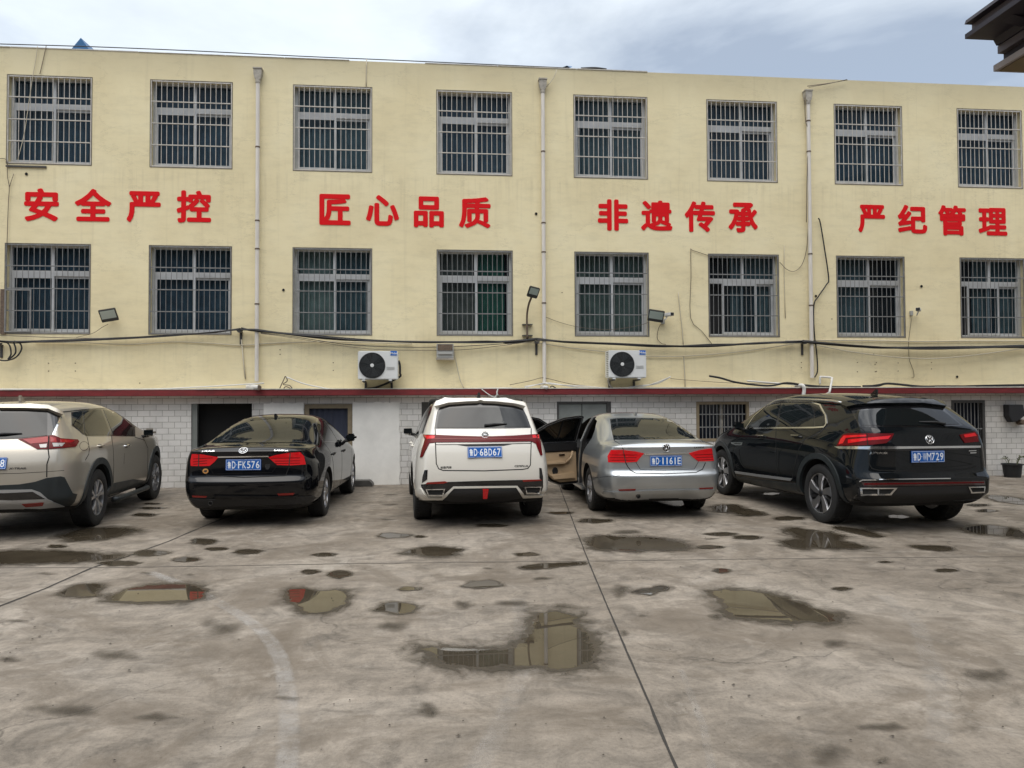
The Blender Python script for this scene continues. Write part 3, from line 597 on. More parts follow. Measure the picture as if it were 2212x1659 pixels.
# ---- downpipes
for (x, yt, yb, cols) in ((556, 150, 824, (318, 477, 538, 657)), (1174, 173, 830, (328, 482, 545, 655)), (1749, 198, 816, (262, 328, 549, 660))):
    xc = wp(x, 480, .07).x; zt = wp(x, yt, .07).z; zb = wp(x, yb, .07).z
    pb = MB().tube([(xc, -.075, zb), (xc, -.075, zt-.2)], .039, 16); po = pb.build('downpipe', M_PIPE, bld, smooth=True)
    hp = MB(); w2, dd = .074, .12
    hp.add([(xc-w2,-.003,zt),(xc+w2,-.003,zt),(xc+w2,-dd,zt),(xc-w2,-dd,zt),(xc-w2,-.003,zt-.1),(xc+w2,-.003,zt-.1),(xc+w2,-dd,zt-.1),(xc-w2,-dd,zt-.1),
            (xc-.05,-.035,zt-.2),(xc+.05,-.035,zt-.2),(xc+.05,-.115,zt-.2),(xc-.05,-.115,zt-.2)],
           [(0,1,5,4),(1,2,6,5),(2,3,7,6),(3,0,4,7),(4,5,9,8),(5,6,10,9),(6,7,11,10),(7,4,8,11),(8,9,10,11)])
    hp.box(xc-w2-.012, xc+w2+.012, -dd-.012, -.002, zt-.002, zt+.022); hp.build('hopper', M_ZINC, po)
    MB().tube([(xc, -.075, zt-.27), (xc, -.075, zt-.19)], .048, 16).build('pipe_collar', M_ZINC, po, smooth=True)
    for yy in cols:
        z = wp(x, yy, .07).z; MB().tube([(xc, -.075, z-.012), (xc, -.075, z+.014)], .0450, 16).build('pipe_collar', M_RUST, po, smooth=True)
for (x, y, r) in ((57.5, 376, .028), (612.5, 626.5, .026), (1158, 462, .028), (1990, 618.5, .028), (1762, 639.5, .025), (2067, 814, .026), (1980, 1000, .0)):
    if r: p = wp(x, y); MB().tube([(p.x, -.012, p.z), (p.x, .004, p.z)], [r, r*.8], 14).build('pipe_hole', M_VOID, bld)
for (x, y) in ((105,784.5),(163,784.5),(105,801.5),(163,801.5),(302,827.5),(605,755.5),(605,765.5),(720,783.5),(720,800),(1214,632),(1731,783),(1731,794),(1797,689),(1870,690),(1887,765),(1890,787.5),(1891,803),(1852,783),(1852,803),(1893,783),(1893,802),(1940,784),(1940,801.5),(2012,783),(2012,797)):
    p = wp(x, y); MB().box(p.x-.010, p.x+.010, -.006, .0, p.z-.008, p.z+.008).build('anchor_stub', M_RUST, bld)
# dark strip in place of the gap under the first window
p, q = wp(14, 358.5), wp(101, 362); MB().box(p.x, q.x, -.03, -.004, q.z-.01, p.z+.01).build('first_window_strip', M_DARKSTEEL, bld)
p, q = wp(5, 625), wp(13, 722); MB().box(p.x-.02, q.x, -.03, -.004, q.z, p.z).build('first_window_strip', M_RUST, bld)

# ================================================================== the red characters
M_BACK = mat('sign_edge', (.36, .01, .015), .5)
def sign(ch, x0, y0, x1, y1, label, group):
    a, b = wall(x0, y0), wall(x1, y1); me = bold_text(ch, .034)
    bx0, bx1, by0, by1 = mesh_bounds(me); sx = (b.x-a.x)/(bx1-bx0); sz = (a.z-b.z)/(by1-by0)
    cx, cz = (a.x+b.x)/2, (a.z+b.z)/2
    for v in me.vertices:
        X, Yv, Z = v.co; v.co = ((X-(bx0+bx1)/2)*sx, -Z*.3, (Yv-(by0+by1)/2)*sz)
    me.materials.clear(); me.materials.append(M_SIGN); me.name = 'sign_character'
    bmm = bmesh.new(); bmm.from_mesh(me); bmesh.ops.recalc_face_normals(bmm, faces=bmm.faces); bmm.to_mesh(me); bmm.free()
    o = bpy.data.objects.new('sign_character', me); COL.objects.link(o); o.location = (cx, D-.005, cz)
    o['label'] = label; o['category'] = 'sign character'; o['group'] = group
SL = [('first slogan from the left', '安全严控', [(53,406,127,479),(162,407,240.5,479),(274,412.5,347,481),(382,411,456,482)]),
      ('second slogan from the left', '匠心品质', [(690,418.8,757.5,487),(790.5,420.6,862,488.6),(893.8,424,959,492),(991,425,1060,493.6)]),
      ('third slogan from the left', '非遗传承', [(1291,430,1357,499),(1384,432.5,1452.7,499.5),(1478.5,434.5,1544.7,502),(1572.7,437,1637,503)]),
      ('rightmost slogan', '严纪管理', [(1853,442,1912,503),(1938.7,442,2003,505),(2026,443,2087,509.4),(2112.7,448.5,2175.7,509.4)])]
for nm, txt, bxs in SL:
    for i, (c, q) in enumerate(zip(txt, bxs)):
        sign(c, *q, 'red wall character %s, %s in the %s' % (c, ('first', 'second', 'third', 'last')[i], nm), 'red slogan characters on the facade')

# ================================================================== things fixed to the facade
def tag(o, label, category, group=None):
    o['label'] = label; o['category'] = category
    if group: o['group'] = group
    return o
def cable(name, px, r, m, off, label, category='cable', group=None, k=6, n=6, strands=1, parent=None):
    mb = MB(); rnd = random.Random(len(label)+int(px[0][0]))
    offs = off if isinstance(off, (list, tuple)) else [off]*len(px)
    for s in range(strands):
        jit = [(rnd.uniform(-1, 1)*2.2, rnd.uniform(-1, 1)*2.4) if strands > 1 else (0, 0) for _ in px]
        P = smooth_path([wall(x+j[0], y+j[1], D-o-(.012*s if strands > 1 else 0)) for (x, y), j, o in zip(px, jit, offs)], k)
        mb.tube(P, r*(1 if s == 0 else rnd.uniform(.45, .8)), n)
    o = mb.build(name, m, parent, smooth='all')
    if not parent: tag(o, label, category, group)
    return o
A_, B_, C_, D_ = (0,470,4), (553,497.7,4), (1106,497.7,4), (1659,497.7,4)
def q4(T, pts): return [(T[0]+x/T[2], T[1]+y/T[2]) for x, y in pts]
cable('cable_bundle', q4(A_, [(-60,1062),(120,1078),(500,1070),(1000,1052),(1500,1018),(1850,985),(2080,962)]), .017, M_BLACK, .1, 'thick black cable bundle sagging left of the first downpipe', strands=3)
cable('cable_bundle', q4(A_, [(2080,962),(2212,975)])+q4(B_, [(200,890),(600,925),(1000,952),(1500,965),(2000,962)])+q4(C_, [(0,965),(210,945)]), .020, M_BLACK, .1, 'thick black cable bundle between first and second downpipe', strands=4)
cable('cable_bundle', q4(C_, [(210,945),(500,965),(900,985),(1300,995),(1700,995),(2100,980)])+q4(D_, [(300,962)]), .023, M_BLACK, .1, 'thick black cable bundle between second and third downpipe', strands=3)
cable('cable_bundle', q4(D_, [(300,962),(500,978),(900,1008),(1300,1018),(1700,1015),(2300,1003)]), .026, M_BLACK, .1, 'thick black cable bundle right of the third downpipe', strands=4)
cable('thin_cable', q4(B_, [(40,885),(300,915),(700,975),(1000,1000),(1400,1010),(1800,1000),(2212,975)]), .007, M_BLACK, .12, 'thin black cable sagging just under the thick bundle over the left air conditioner')
cable('thin_cable', q4(B_, [(40,890),(300,925),(700,990),(1000,1025),(1400,1036),(1800,1030),(2212,985)]), .006, M_BROWNW, .13, 'lowest thin brown cable sagging to the grey meter box')
cable('thin_cable', q4(A_, [(-40,1015),(300,1030),(700,1042),(1000,1040),(1500,1012),(1900,985),(2080,958)]), .007, M_BROWNW, .08, 'thin brown cable above the left black bundle')
cable('cream_cable', q4(A_, [(300,1078),(700,1080),(1100,1095),(1500,1075),(1800,1085),(2060,1102),(2260,1094)]), .010, M_CREAMW, .03, 'cream cable along the wall under the second lower window')
cable('cream_cable', q4(B_, [(30,980),(250,970),(600,962),(1000,970),(1350,980)]), .011, M_CREAMW, .03, 'cream cable above the left air conditioner')
cable('cream_cable', q4(C_, [(-40,985),(130,970),(300,985),(550,1020),(815,1050),(1000,1078),(1250,1088),(1500,1086),(1900,1055),(2212,1015)])+q4(D_, [(220,980)]), .010, M_CREAMW, .04, 'cream cable dipping behind the right air conditioner')
cable('cream_cable', q4(D_, [(420,990),(700,1045),(1000,1085),(1200,1102),(1450,1106),(1800,1075),(2300,1005)]), .011, M_CREAMW, .12, 'cream cable hanging in a long loop right of the third downpipe')
cable('cream_cable', q4(D_, [(150,952),(450,950),(900,952),(1300,960),(1700,955),(2300,956)]), .013, M_CREAMW, .03, 'straight cream conduit just under the rightmost lower windows')
cable('cable_coil', q4(A_, [(-70,1180),(-20,1225),(60,1235),(140,1205),(185,1140),(175,1090),(120,1070),(135,1130),(128,1180),(70,1225),(95,1180),(85,1110),(55,1075)]), .014, M_BLACK, [.1,.12,.13,.12,.1,.1,.1,.11,.12,.13,.12,.11,.1], 'black coil of spare cable hanging at the far left', 'cable coil')
cable('white_conduit', q4(A_, [(-60,1482),(600,1484),(1300,1482),(1700,1465),(2000,1448),(2280,1430)]), .013, M_WHITEW, .16, 'white conduit lying on the red ledge at the left')
cable('white_conduit', q4(B_, [(265,1268),(400,1320),(550,1355),(700,1372),(1200,1374),(1700,1368),(2212,1362)]), .013, M_WHITEW, .19, 'white conduit dropping onto the ledge below the left air conditioner')
cable('white_conduit', q4(C_, [(100,1358),(260,1328),(330,1325),(600,1352),(900,1362),(1100,1350),(1250,1320),(1368,1268)]), .014, M_WHITEW, .18, 'white conduit rising from the ledge beside the right air conditioner', strands=2)
cable('thin_cable', q4(C_, [(-20,1335),(150,1300),(250,1275),(310,1280),(500,1325),(700,1352)]), .007, M_BROWNW, .1, 'thin brown cable tied to the foot of the second downpipe')
cable('thin_cable', q4(C_, [(1368,1280),(1600,1300),(1900,1318),(2300,1325)]), .006, M_BROWNW, .04, 'thin cable running right from the raised white conduit')
cable('thin_cable', q4(C_, [(1700,218),(1560,172),(1545,175),(1547,400),(1543,755),(1640,870),(1730,985)]), .006, M_BROWNW, .02, 'thin cable framing the sixth lower window on its left', k=3)
cable('thin_cable', q4(C_, [(1436,535),(1450,680),(1470,850),(1480,985)]), .009, M_CREAMW, .02, 'short cream conduit right of the security camera and floodlight', k=3)
cable('thin_cable', q4(C_, [(1484,1085),(1490,1200),(1497,1350)]), .011, M_CREAMW, .02, 'vertical cream conduit down to the ledge right of the right air conditioner', k=3)
cable('thin_cable', q4(C_, [(290,748),(400,790),(540,828),(700,850),(880,855),(1080,825),(1180,795)]), .005, M_BROWNW, .03, 'thin cable across the fifth lower window to the floodlight')
cable('thin_cable', q4(A_, [(660,1035),(800,1000),(880,950),(935,920)]), .005, M_BROWNW, .04, 'thin cable running up to the leftmost floodlight')
cable('thin_cable', q4(B_, [(1702,1010),(1730,1140),(1760,1280),(1795,1362)]), .010, M_CREAMW, .05, 'cream cable slanting down from the grey meter box', k=3)
cable('hanging_cable', [(1768,471),(1772,482),(1780,530),(1790,600),(1785,615),(1768,640),(1758,660),(1759,720),(1764,760),(1766,800),(1760,815)], .013, M_BLACK, .06, 'black cable snaking down beside the third downpipe')
cable('thin_cable', [(1684,566),(1700,582),(1716,586),(1732,572),(1742,540),(1746,490)], .006, M_BROWNW, .04, 'thin brown cable looping from sixth window to third downpipe')
cable('thin_cable', [(1738,210),(1740,260),(1746,290),(1743,400),(1742,480)], .007, M_BROWNW, .09, 'thin brown cable down the left side of third downpipe')
cable('thin_cable', [(1745,188),(1790,182),(1830,171)], .008, M_BROWNW, .08, 'twin grey cable from the third hopper up to the roof', strands=2)
cable('thin_cable', [(1180,188),(1195,170),(1203,150)], .008, M_CREAMW, .08, 'cream cable from the second hopper up to the roof', k=2)
cable('thin_cable', [(792,128),(791,160),(791,186)], .010, M_CREAMW, .01, 'cream cable down the parapet above the third upper window', k=2)
cable('thin_cable', [(81,100),(77,130),(70,170),(64,210),(52,290),(38,345)], .006, M_CREAMW, .03, 'pale wire hanging diagonally over the first upper window')
cable('thin_cable', [(100,98),(92,135),(86,160)], .006, M_BROWNW, .02, 'thin wire on the parapet above the first upper window', k=2)
cable('thin_cable', [(-5,342),(14,346),(16,380),(20,405),(18,440),(15,530)], .006, M_BROWNW, .03, 'thin wire hanging down left of the first red character')
cable('thin_cable', [(30,375),(24,392),(20,405)], .005, M_BROWNW, .03, 'short forked wire under the first upper window', k=2)
cable('black_hose', q4(C_, [(1705,1258),(1800,1275),(1950,1315),(2212,1342)])+q4(D_, [(160,1318),(300,1335),(500,1350),(800,1352)]), .022, M_BLACK, .22, 'black hose bending out of the wall onto the ledge above the dark coupe SUV', 'hose')
cable('black_hose', q4(D_, [(820,1352),(950,1335),(1040,1330),(1300,1348),(1500,1350),(1800,1345),(2300,1335)]), .026, M_BLACK, .2, 'lumpy black hose along the ledge at the far right', 'hose', strands=2)
cable('white_conduit', q4(D_, [(-180,1300),(0,1315),(200,1330),(400,1352)]), .018, M_WHITEW, .2, 'white conduit lying beside the black hose on the ledge')
cable('elbow_pipe', q4(D_, [(235,1340),(290,1338),(308,1350),(312,1380),(306,1425)]), .036, M_WHITEW, [.12,.27,.31,.31,.31], 'thick white elbow pipe bent over the ledge edge', 'pipe', n=12)
cable('elbow_pipe', q4(D_, [(450,1330),(450,1270),(470,1266),(545,1272),(552,1290),(535,1380),(525,1405),(490,1420)]), .022, M_WHITEW, [.06,.06,.06,.12,.2,.31,.31,.2], 'slim white pipe with elbow right of the third downpipe', 'pipe', k=4, n=10)
cable('pipe_stub', q4(B_, [(-70,1352),(-25,1354),(25,1358)]), .050, M_WHITEW, [.02,.16,.33], 'white pipe stub with rusty mouth below the first downpipe', 'pipe', n=14)
cable('pipe_stub', q4(C_, [(255,1352),(300,1357)]), .034, M_WHITEW, [.05,.30], 'white pipe stub with black mouth below the second downpipe', 'pipe', n=12, k=2)
p = wall(559.5, 837.3, D-.335); MB().tube([p, p+Vector((0, -.012, 0))], .047, 16).build('pipe_mouth', M_RUST, None); 
tag(bpy.data.objects['pipe_mouth'], 'rusty round plug in the pipe stub below the first downpipe', 'pipe plug')
cable('tie_wire', q4(B_, [(1950,1372),(2000,1410),(2050,1440),(2075,1432),(2090,1370),(2080,1400),(2092,1425)]), .010, M_WHITEW, .26, 'white wire loop hanging off the ledge behind the white SUV', 'wire')
cable('wire_knot', q4(B_, [(205,1365),(240,1290),(255,1262),(270,1300),(235,1330),(290,1340),(310,1368),(260,1350),(240,1366)]), .010, M_BROWNW, .15, 'tangle of wires on the ledge between first downpipe and left air conditioner', 'wire', n=6)
cable('wire_knot', q4(C_, [(330,1352),(345,1345),(362,1352),(378,1362),(350,1366),(332,1360)]), .012, M_BLACK, .24, 'small black knot of wire beside the second downpipe stub', 'wire', n=6)
cable('thin_cable', q4(D_, [(1240,760),(1228,850),(1216,960),(1220,1100),(1240,1170),(1255,1210),(1262,1265),(1240,1268)]), .005, M_BROWNW, .02, 'thin wire dangling under the rightmost security camera')
cable('thin_cable', q4(D_, [(140,130),(140,400),(150,760)]), .007, M_CREAMW, .012, 'faint cream conduit between sixth window and third downpipe', k=2)
# brackets that carry the bundles
for x, y, lb in ((521, 717, 'angle iron cable bracket by the first downpipe'), (1158.5, 741, 'angle iron cable bracket by the second downpipe'), (1732, 742, 'angle iron cable bracket by the third downpipe'), (4, 745, 'angle iron cable bracket at the far left')):
    p = wall(x, y); o = MB().box(-.03, .03, -.15, -.002, -.02, 0).box(-.022, .022, -.022, -.001, -.24, -.02).box(-.05, .05, -.13, -.07, .0, .03).build('cable_bracket', M_DARKSTEEL, None, loc=p)
    tag(o, lb, 'bracket', 'angle iron brackets that carry the cable bundles')
p = wall(522, 745); o = MB().tube([(0, -.02, .1), (.05, -.02, -.4), (.08, -.02, -.66)], .014, 8).build('conduit_stub', M_CREAMW, None, loc=p, smooth='all'); tag(o, 'cream conduit stub slanting below the cable bracket at first downpipe', 'conduit')

def floodlight(x, y, wd, ht, label, tilt, yaw, lean=0.0):
    p = wall(x, y, D-.2); e = empty('floodlight', p, label, 'floodlight', 'floodlights on the facade', rz=yaw)
    b = MB().box(-wd/2, wd/2, 0, .05, -ht/2, ht/2); case = b.build('case', M_LAMPBODY, e, bevel=.008); case.rotation_euler = (tilt, lean, 0)
    gl = MB().box(-wd/2+.02, wd/2-.02, -.006, .001, -ht/2+.07, ht/2-.018).build('lens', M_LAMPGLASS, e); gl.rotation_euler = (tilt, lean, 0)
    MB().tube([(0, .05, 0), (.0, .12, -.03), (0, .196, -.03)], .016, 8).build('mounting_arm', M_DARKSTEEL, e, smooth=True); return e
f1 = floodlight(234.5, 682, .29, .25, 'black square floodlight between first and second lower window', radians(34), radians(12), radians(-12))
f2 = floodlight(1417, 683.5, .31, .25, 'black square floodlight right of the fifth lower window', radians(34), radians(-14), radians(10))
# street type lamp on a bent arm
p = wall(1139, 700, D-.12); e = empty('arm_lamp', p, 'black flat lamp head on a bent rusty arm beside the second downpipe', 'lamp')
def rel(x, y, off): return wall(x, y, D-off)-p
MB().tube(smooth_path([rel(1139, 732, .1), rel(1138.5, 705, .1), rel(1138.5, 680, .13), rel(1142, 658, .22), rel(1148, 642, .36)], 5), .020, 10).build('arm', M_RUST, e, smooth='all')
h = MB().box(-.105, .105, -.03, .03, -.02, .20); ho = h.build('lamp_head', M_LAMPBODY, e, bevel=.012); ho.location = rel(1149, 640, .38); ho.rotation_euler = (radians(34), radians(12), radians(8))
g = MB().box(-.085, .085, -.034, -.029, .055, .185).build('lens', M_LAMPGLASS, e); g.location = ho.location; g.rotation_euler = ho.rotation_euler
for yy in (702, 725.5):
    c = rel(1138.5, yy, .0); MB().box(c.x-.10, c.x+.10, c.y-.10, c.y-.002, c.z-.010, c.z+.010).build('clamp', M_DARKSTEEL, e)
def bullet_cam(x, y, label, yaw, s=1.0):
    p = wall(x, y, D-.19); e = empty('security_camera', p, label, 'security camera', 'security cameras on the facade', rz=yaw)
    MB().box(-.045*s, .045*s, -.10, .10, -.036*s, .036*s).build('housing', M_CAMW, e, bevel=.014); MB().box(-.038*s, .038*s, -.112, -.098, -.030*s, .030*s).build('lens_front', M_LAMPBODY, e)
    MB().tube([(0, .03, -.03), (-.03, .05, -.09), (-.05, .18, -.10)], .013, 8).build('mount', M_CAMW, e, smooth=True); return e
bullet_cam(1444, 679.5, 'white bullet camera between the floodlight and sixth lower window', radians(28))
bullet_cam(1984, 669, 'white bullet camera right of the seventh lower window', radians(-40))
o = MB().box(-.03, .03, -.05, 0, -.05, .05).build('junction_box', M_GREYBOX, None, bevel=.006, loc=wall(1967, 677)); tag(o, 'small grey junction box beside the rightmost security camera', 'junction box')
o = MB().box(-.035, .035, -.05, 0, -.05, .05).build('junction_box', M_GREYBOX, None, bevel=.006, loc=wall(1431, 695)); tag(o, 'small grey junction box under the right floodlight', 'junction box')
cable('thin_cable', q4(C_, [(1290,805),(1265,850),(1255,930),(1290,975),(1330,985)]), .006, M_BROWNW, .03, 'thin wire curling down from the right floodlight')
a, b = wall(943, 742.5, D-.16), wall(980, 773.5, D-.16); c = (a+b)/2; e = empty('meter_box', c, 'weathered grey meter box under the fourth lower window', 'meter box')
w2, h2 = (b.x-a.x)/2, (a.z-b.z)/2
MB().box(-w2, w2, 0, .155, -h2, h2).build('case', M_GREYBOX, e, bevel=.008); MB().box(-w2+.02, w2-.02, -.014, -.001, .01, h2-.01).build('window_cover', M_RUST, e)
MB().box(-w2+.03, w2-.03, -.03, -.001, -h2+.07, -h2+.12).build('handle', M_GREYBOX, e, bevel=.006); MB().box(-w2-.01, w2+.01, -.02, .15, -h2-.03, -h2-.004).build('tray', M_ZINC, e)

def ac_unit(x0, y0, x1, y1, label):
    off = .44; a, b = wall(x0, y0, D-off), wall(x1, y1, D-off); W2, H2 = (b.x-a.x)/2, (a.z-b.z)/2; dp = .32
    e = empty('air_conditioner', ((a.x+b.x)/2, D-off, (a.z+b.z)/2), label, 'air conditioner', 'outdoor air conditioner units')
    case = MB().box(-W2, W2, .004, dp, -H2, H2).build('case', M_ACW, e, bevel=.014)
    cx, cz, R = -W2+.62*H2*2*.80, -.005, H2*.90
    MB().lathe([(0, .0), (R*.97, .0), (R, -.004), (R*1.02, .006)], 48, c=(cx, 0, cz)).build('fan_recess', mat('fan_recess_dark', (.012, .013, .014), .7), e, smooth=True)
    g = MB()
    for i in range(11):
        r0 = R*(.16+.83*i/10); pts = [(cx+r0*cos(2*pi*k/48), -.010-.012*(1-(r0/R)**2), cz+r0*sin(2*pi*k/48)) for k in range(49)]
        g.tube(pts, .0034, 5, cap=False)
    for k in range(12):
        an = 2*pi*k/12; g.tube([(cx+R*t*cos(an+.25*t), -.010-.012*(1-t*t), cz+R*t*sin(an+.25*t)) for t in (.14, .35, .57, .8, .99)], .0030, 5)
    g.build('fan_guard', M_ACG, e, smooth='all')
    MB().lathe([(0, -.030), (R*.13, -.028), (R*.155, -.018)], 24, c=(cx, 0, cz)).build('fan_hub', M_ACW, e, smooth=True)
    for k in range(5):                                                # fan blades behind the guard
        an = 2*pi*k/5; pts = []
        for t, da in ((.2, -.2), (.9, -.42), (.93, .25), (.2, .35)): pts.append((cx+R*t*cos(an+da), -.003+.004*da, cz+R*t*sin(an+da)))
        MB().add(pts, [(0, 1, 2, 3)]).build('fan_blade', M_ACG, e)
    bw, bh = .082, .046; bx, bz = W2-.055-bw, H2-.035-bh
    bo = MB().box(bx-.0, bx+bw*1.1+.03, -.004, .004, bz-.004, bz+bh*2-.01).build('badge', M_ACB, e)
    me = text_mesh('Midea', .056, .002, .0005)
    for v in me.vertices: v.co = (v.co.x+bx+.064, -.006-v.co.z, v.co.y+bz+.036)
    me.materials.clear(); me.materials.append(M_TXT); to = bpy.data.objects.new('lettering', me); COL.objects.link(to); to.parent = bo
    v = MB()
    for i in range(3): v.box(W2-.21, W2-.06, -.002, .006, -.04-.022*i, -.034-.022*i)
    v.build('front_groove', M_GREYBOX, e)
    v = MB()
    for i in range(14): z = H2*.86-H2*1.72*i/13; v.box(-W2-.003, -W2+.003, .03, .10, z-.006, z+.006); v.box(-W2-.003, -W2+.003, .12, .19, z-.006, z+.006)
    v.build('side_vent', M_ACG, e)
    for sx in (-W2*.72, W2*.62):
        br = MB(); br.prism([(.0, -H2-.025), (off-.002, -H2-.025), (off-.002, -H2-.24), (off-.03, -H2-.24), (off-.04, -H2-.06), (.0, -H2-.05)], 'x', sx-.02, sx+.02); br.build('bracket', M_DARKSTEEL, e)
        MB().box(sx-.03, sx+.03, -.004, .05, -H2-.024, -H2-.002).build('foot', M_ACW, e)
    return e, W2, H2
ac1, w2, h2 = ac_unit(773, 758, 859.3, 819.5, 'white air conditioner under the third lower window, further left one')
MB().tube(smooth_path([(w2+.006, .2, .1), (w2+.03, .2, 0), (w2+.03, .2, -.14), (w2+.01, .25, -.22), (-.02, .4, -.40), (-.25, .42, -.44)], 4), .020, 8).build('pipe', M_BLACK, ac1, smooth='all')
ac2, w2, h2 = ac_unit(1314.7, 756.5, 1396.7, 816, 'white air conditioner under the fifth lower window, further right one')
MB().tube(smooth_path([(-w2+.02, .12, -h2-.02), (-w2+.04, .2, -h2-.09), (-w2+.14, .25, -h2-.20), (-w2+.35, .25, -h2-.225)], 4), .018, 8).build('pipe', M_ZINC, ac2, smooth='all')

# ---- on the roof
p, q = wall(154, 106, D+.5), wall(193, 108, D+.5); ap = wall(174.5, 81.5, D+.5)
o = MB().add([p, q, ap, p+Vector((.1, 1.6, .0)), q+Vector((.1, 1.6, 0)), ap+Vector((.1, 1.6, 0))], [(0,1,2),(3,5,4),(0,2,5,3),(1,4,5,2),(0,3,4,1)]).build('tin_roof', M_TARP, None); tag(o, 'small blue tin gable poking above the parapet at the left', 'roof')
p = wall(1225, 146, D+.1); o = MB().add([(-.10,0,0),(.08,0,0),(.13,.3,.17),(.16,.3,.17),(.0,.02,.05)], [(0,1,3,2),(0,2,4),(1,4,3)]).build('tin_flap', M_TARP, None, loc=p); tag(o, 'bent blue sheet sticking up on the parapet over the second downpipe', 'metal sheet')
cable('roof_cable', [(0,95),(200,101),(420,110),(640,121),(850,130),(1050,139),(1230,147)], .010, M_BLACK, -.02, 'black cable lying along the parapet top', n=5)
cable('roof_cable', [(1255,148),(1285,147),(1310,150)], .022, M_BLACK, -.02, 'short black cable lump on the parapet right of the bent sheet', n=6, k=4)

# ================================================================== gatehouse eaves at top right
YF = 9.0
gh = empty('gatehouse', (8.5, 5.5, 0), 'dark timber stepped eaves of a neighbouring building jutting in at top right', 'building')
def ez(x, y): p = wall(2062.7+x*.1, y*.1, YF); return p.x-8.5, p.z
def slab(name, m, xa, ya, yb, yfar=YF, dx=0):
    x0, z1 = ez(xa, ya); _, z0 = ez(xa, yb); return MB().box(x0+dx, 5, 1.5-5.5, yfar-5.5, z0, z1).build(name, m, gh)
x0, zt = ez(204, 440); _, zb = ez(204, 530); z1r = zt+.9
MB().prism([(x0, zb), (5, zb), (5, zt+2.0), (x0+.02, zt)], 'y', -4.0, YF-5.5).build('roof', M_EAVE, gh)
slab('fascia', M_EAVEG, 365, 531, 744)
slab('eave_board', M_EAVE, 215, 745, 845)
xa, za = ez(780, 846); xb, zb = ez(870, 1004); MB().prism([(xa, za), (5, za), (5, zb), (xb, zb)], 'y', -4.0, YF-5.5-.02).build('rafter_band', M_EAVE, gh)
for i in range(7):
    y = YF-5.5-.55-i*.75; MB().prism([(xa-.30, za-.002), (xa+.4, za-.002), (xb+.3, zb+.02), (xb+.0, zb+.02)], 'y', y-.09, y+.09).build('bracket', M_EAVE, gh)
slab('fascia', M_EAVEG, 920, 1005, 1165); slab('eave_board', M_EAVE, 1050, 1166, 1300)
slab('fascia', M_EAVEB, 830, 1420, 1549); x0, zz = ez(830, 1550); MB().box(x0+.05, 5, -3.95, YF-5.55, zz-.012, zz-.002).build('soffit', M_SOFFIT, gh)
xk, zk = ez(1050, 1300); xq, zq = ez(830, 1419); MB().prism([(xk, zk), (5, zk), (5, zq+.001), (xq, zq+.001)], 'y', -4.0, YF-5.5-.01).build('tiled_skirt', M_EAVE, gh)
MB().box(-.25, 5, -3.9, YF-6.6, 0, zz-.013).build('wall', M_BLOCK, gh)

# ---- small things at the foot of the wall
p = wall(2187, 1031, D-.35); e = empty('rubber_bucket', (p.x, p.y, 0), 'black rubber bucket with dry plants at the foot of the wall', 'bucket')
R = (wall(2205, 1031, D-.35).x-wall(2169, 1031, D-.35).x)/2
MB().lathe([(0, .01), (R*.80, .0), (R*.84, .05), (R*.97, R*1.35), (R*1.08, R*1.38), (R*1.08, R*1.5), (R*.95, R*1.5), (R*.86, R*1.1), (0, R*1.1)], 28, axis='z').build('tub', M_BUCKET, e, smooth=True)
rr = random.Random(4)
for i in range(9):
    an = rr.uniform(0, 6.3); l_ = rr.uniform(.18, .38); pts = [(R*.4*cos(an), R*.4*sin(an), R*1.1), (R*.8*cos(an), R*.8*sin(an), R*1.4+l_*.5), (R*(.9+l_*1.6)*cos(an), R*(.9+l_*1.6)*sin(an), R*1.5+l_*.45)]
    st = MB().tube(smooth_path(pts, 3), .004, 5)
    for q in smooth_path(pts, 3)[2:]:
        d = Vector((rr.uniform(-1, 1), rr.uniform(-1, 1), rr.uniform(-.3, .8))).normalized()*.06; sd = d.cross(Vector((0, 0, 1))).normalized()*.018
        st.add([q, q+d*.5+sd, q+d, q+d*.5-sd], [(0, 1, 2, 3)])
    st.build('plant_stem', M_LEAF, e)
a, b = wall(2178.6, 874, D-.16), wall(2216, 912, D-.16); c = (a+b)/2; e = empty('wall_hood', c, 'black box hood fixed on the white block wall at far right', 'hood')
w2, h2 = (b.x-a.x)/2, (a.z-b.z)/2
MB().prism([(-w2, h2), (w2*.75, h2), (w2, -h2*.2), (w2*.6, -h2*.5), (0, -h2*.9), (-w2*.6, -h2), (-w2, -h2*.3)], 'y', 0, .155).build('shell', M_BUCKET, e, bevel=.01)
MB().lathe([(.0, .0), (.04, .0), (.055, .02), (.06, .15)], 18, c=(w2*.8, 0, -h2)).build('pipe', M_RUST, e, smooth=True)
p = wall(791, 1047); o = MB().prism([(-.22, 0), (.20, 0), (.20, .05), (.14, .11), (-.22, .11)], 'y', -.30, -.01).build('ramp_block', M_DARKSTEEL, None, loc=(p.x-.05, D-.02, .001), bevel=.006); tag(o, 'low black kerb ramp against the wall right of the black sedan', 'ramp')
pts = [gnd(*q) for q in ((1411,1086),(1430,1082),(1476,1087),(1483,1094),(1470,1098),(1452,1097))]; c = sum(pts, Vector())/6
o = MB().prism([(q.x-c.x, q.y-c.y) for q in pts], 'z', 0, .022).build('grey_board', mat('wet_grey_board', (.34, .36, .38), .25), None, loc=(c.x, c.y, .014)); tag(o, 'flat grey board lying on the concrete under the silver sedan', 'board')

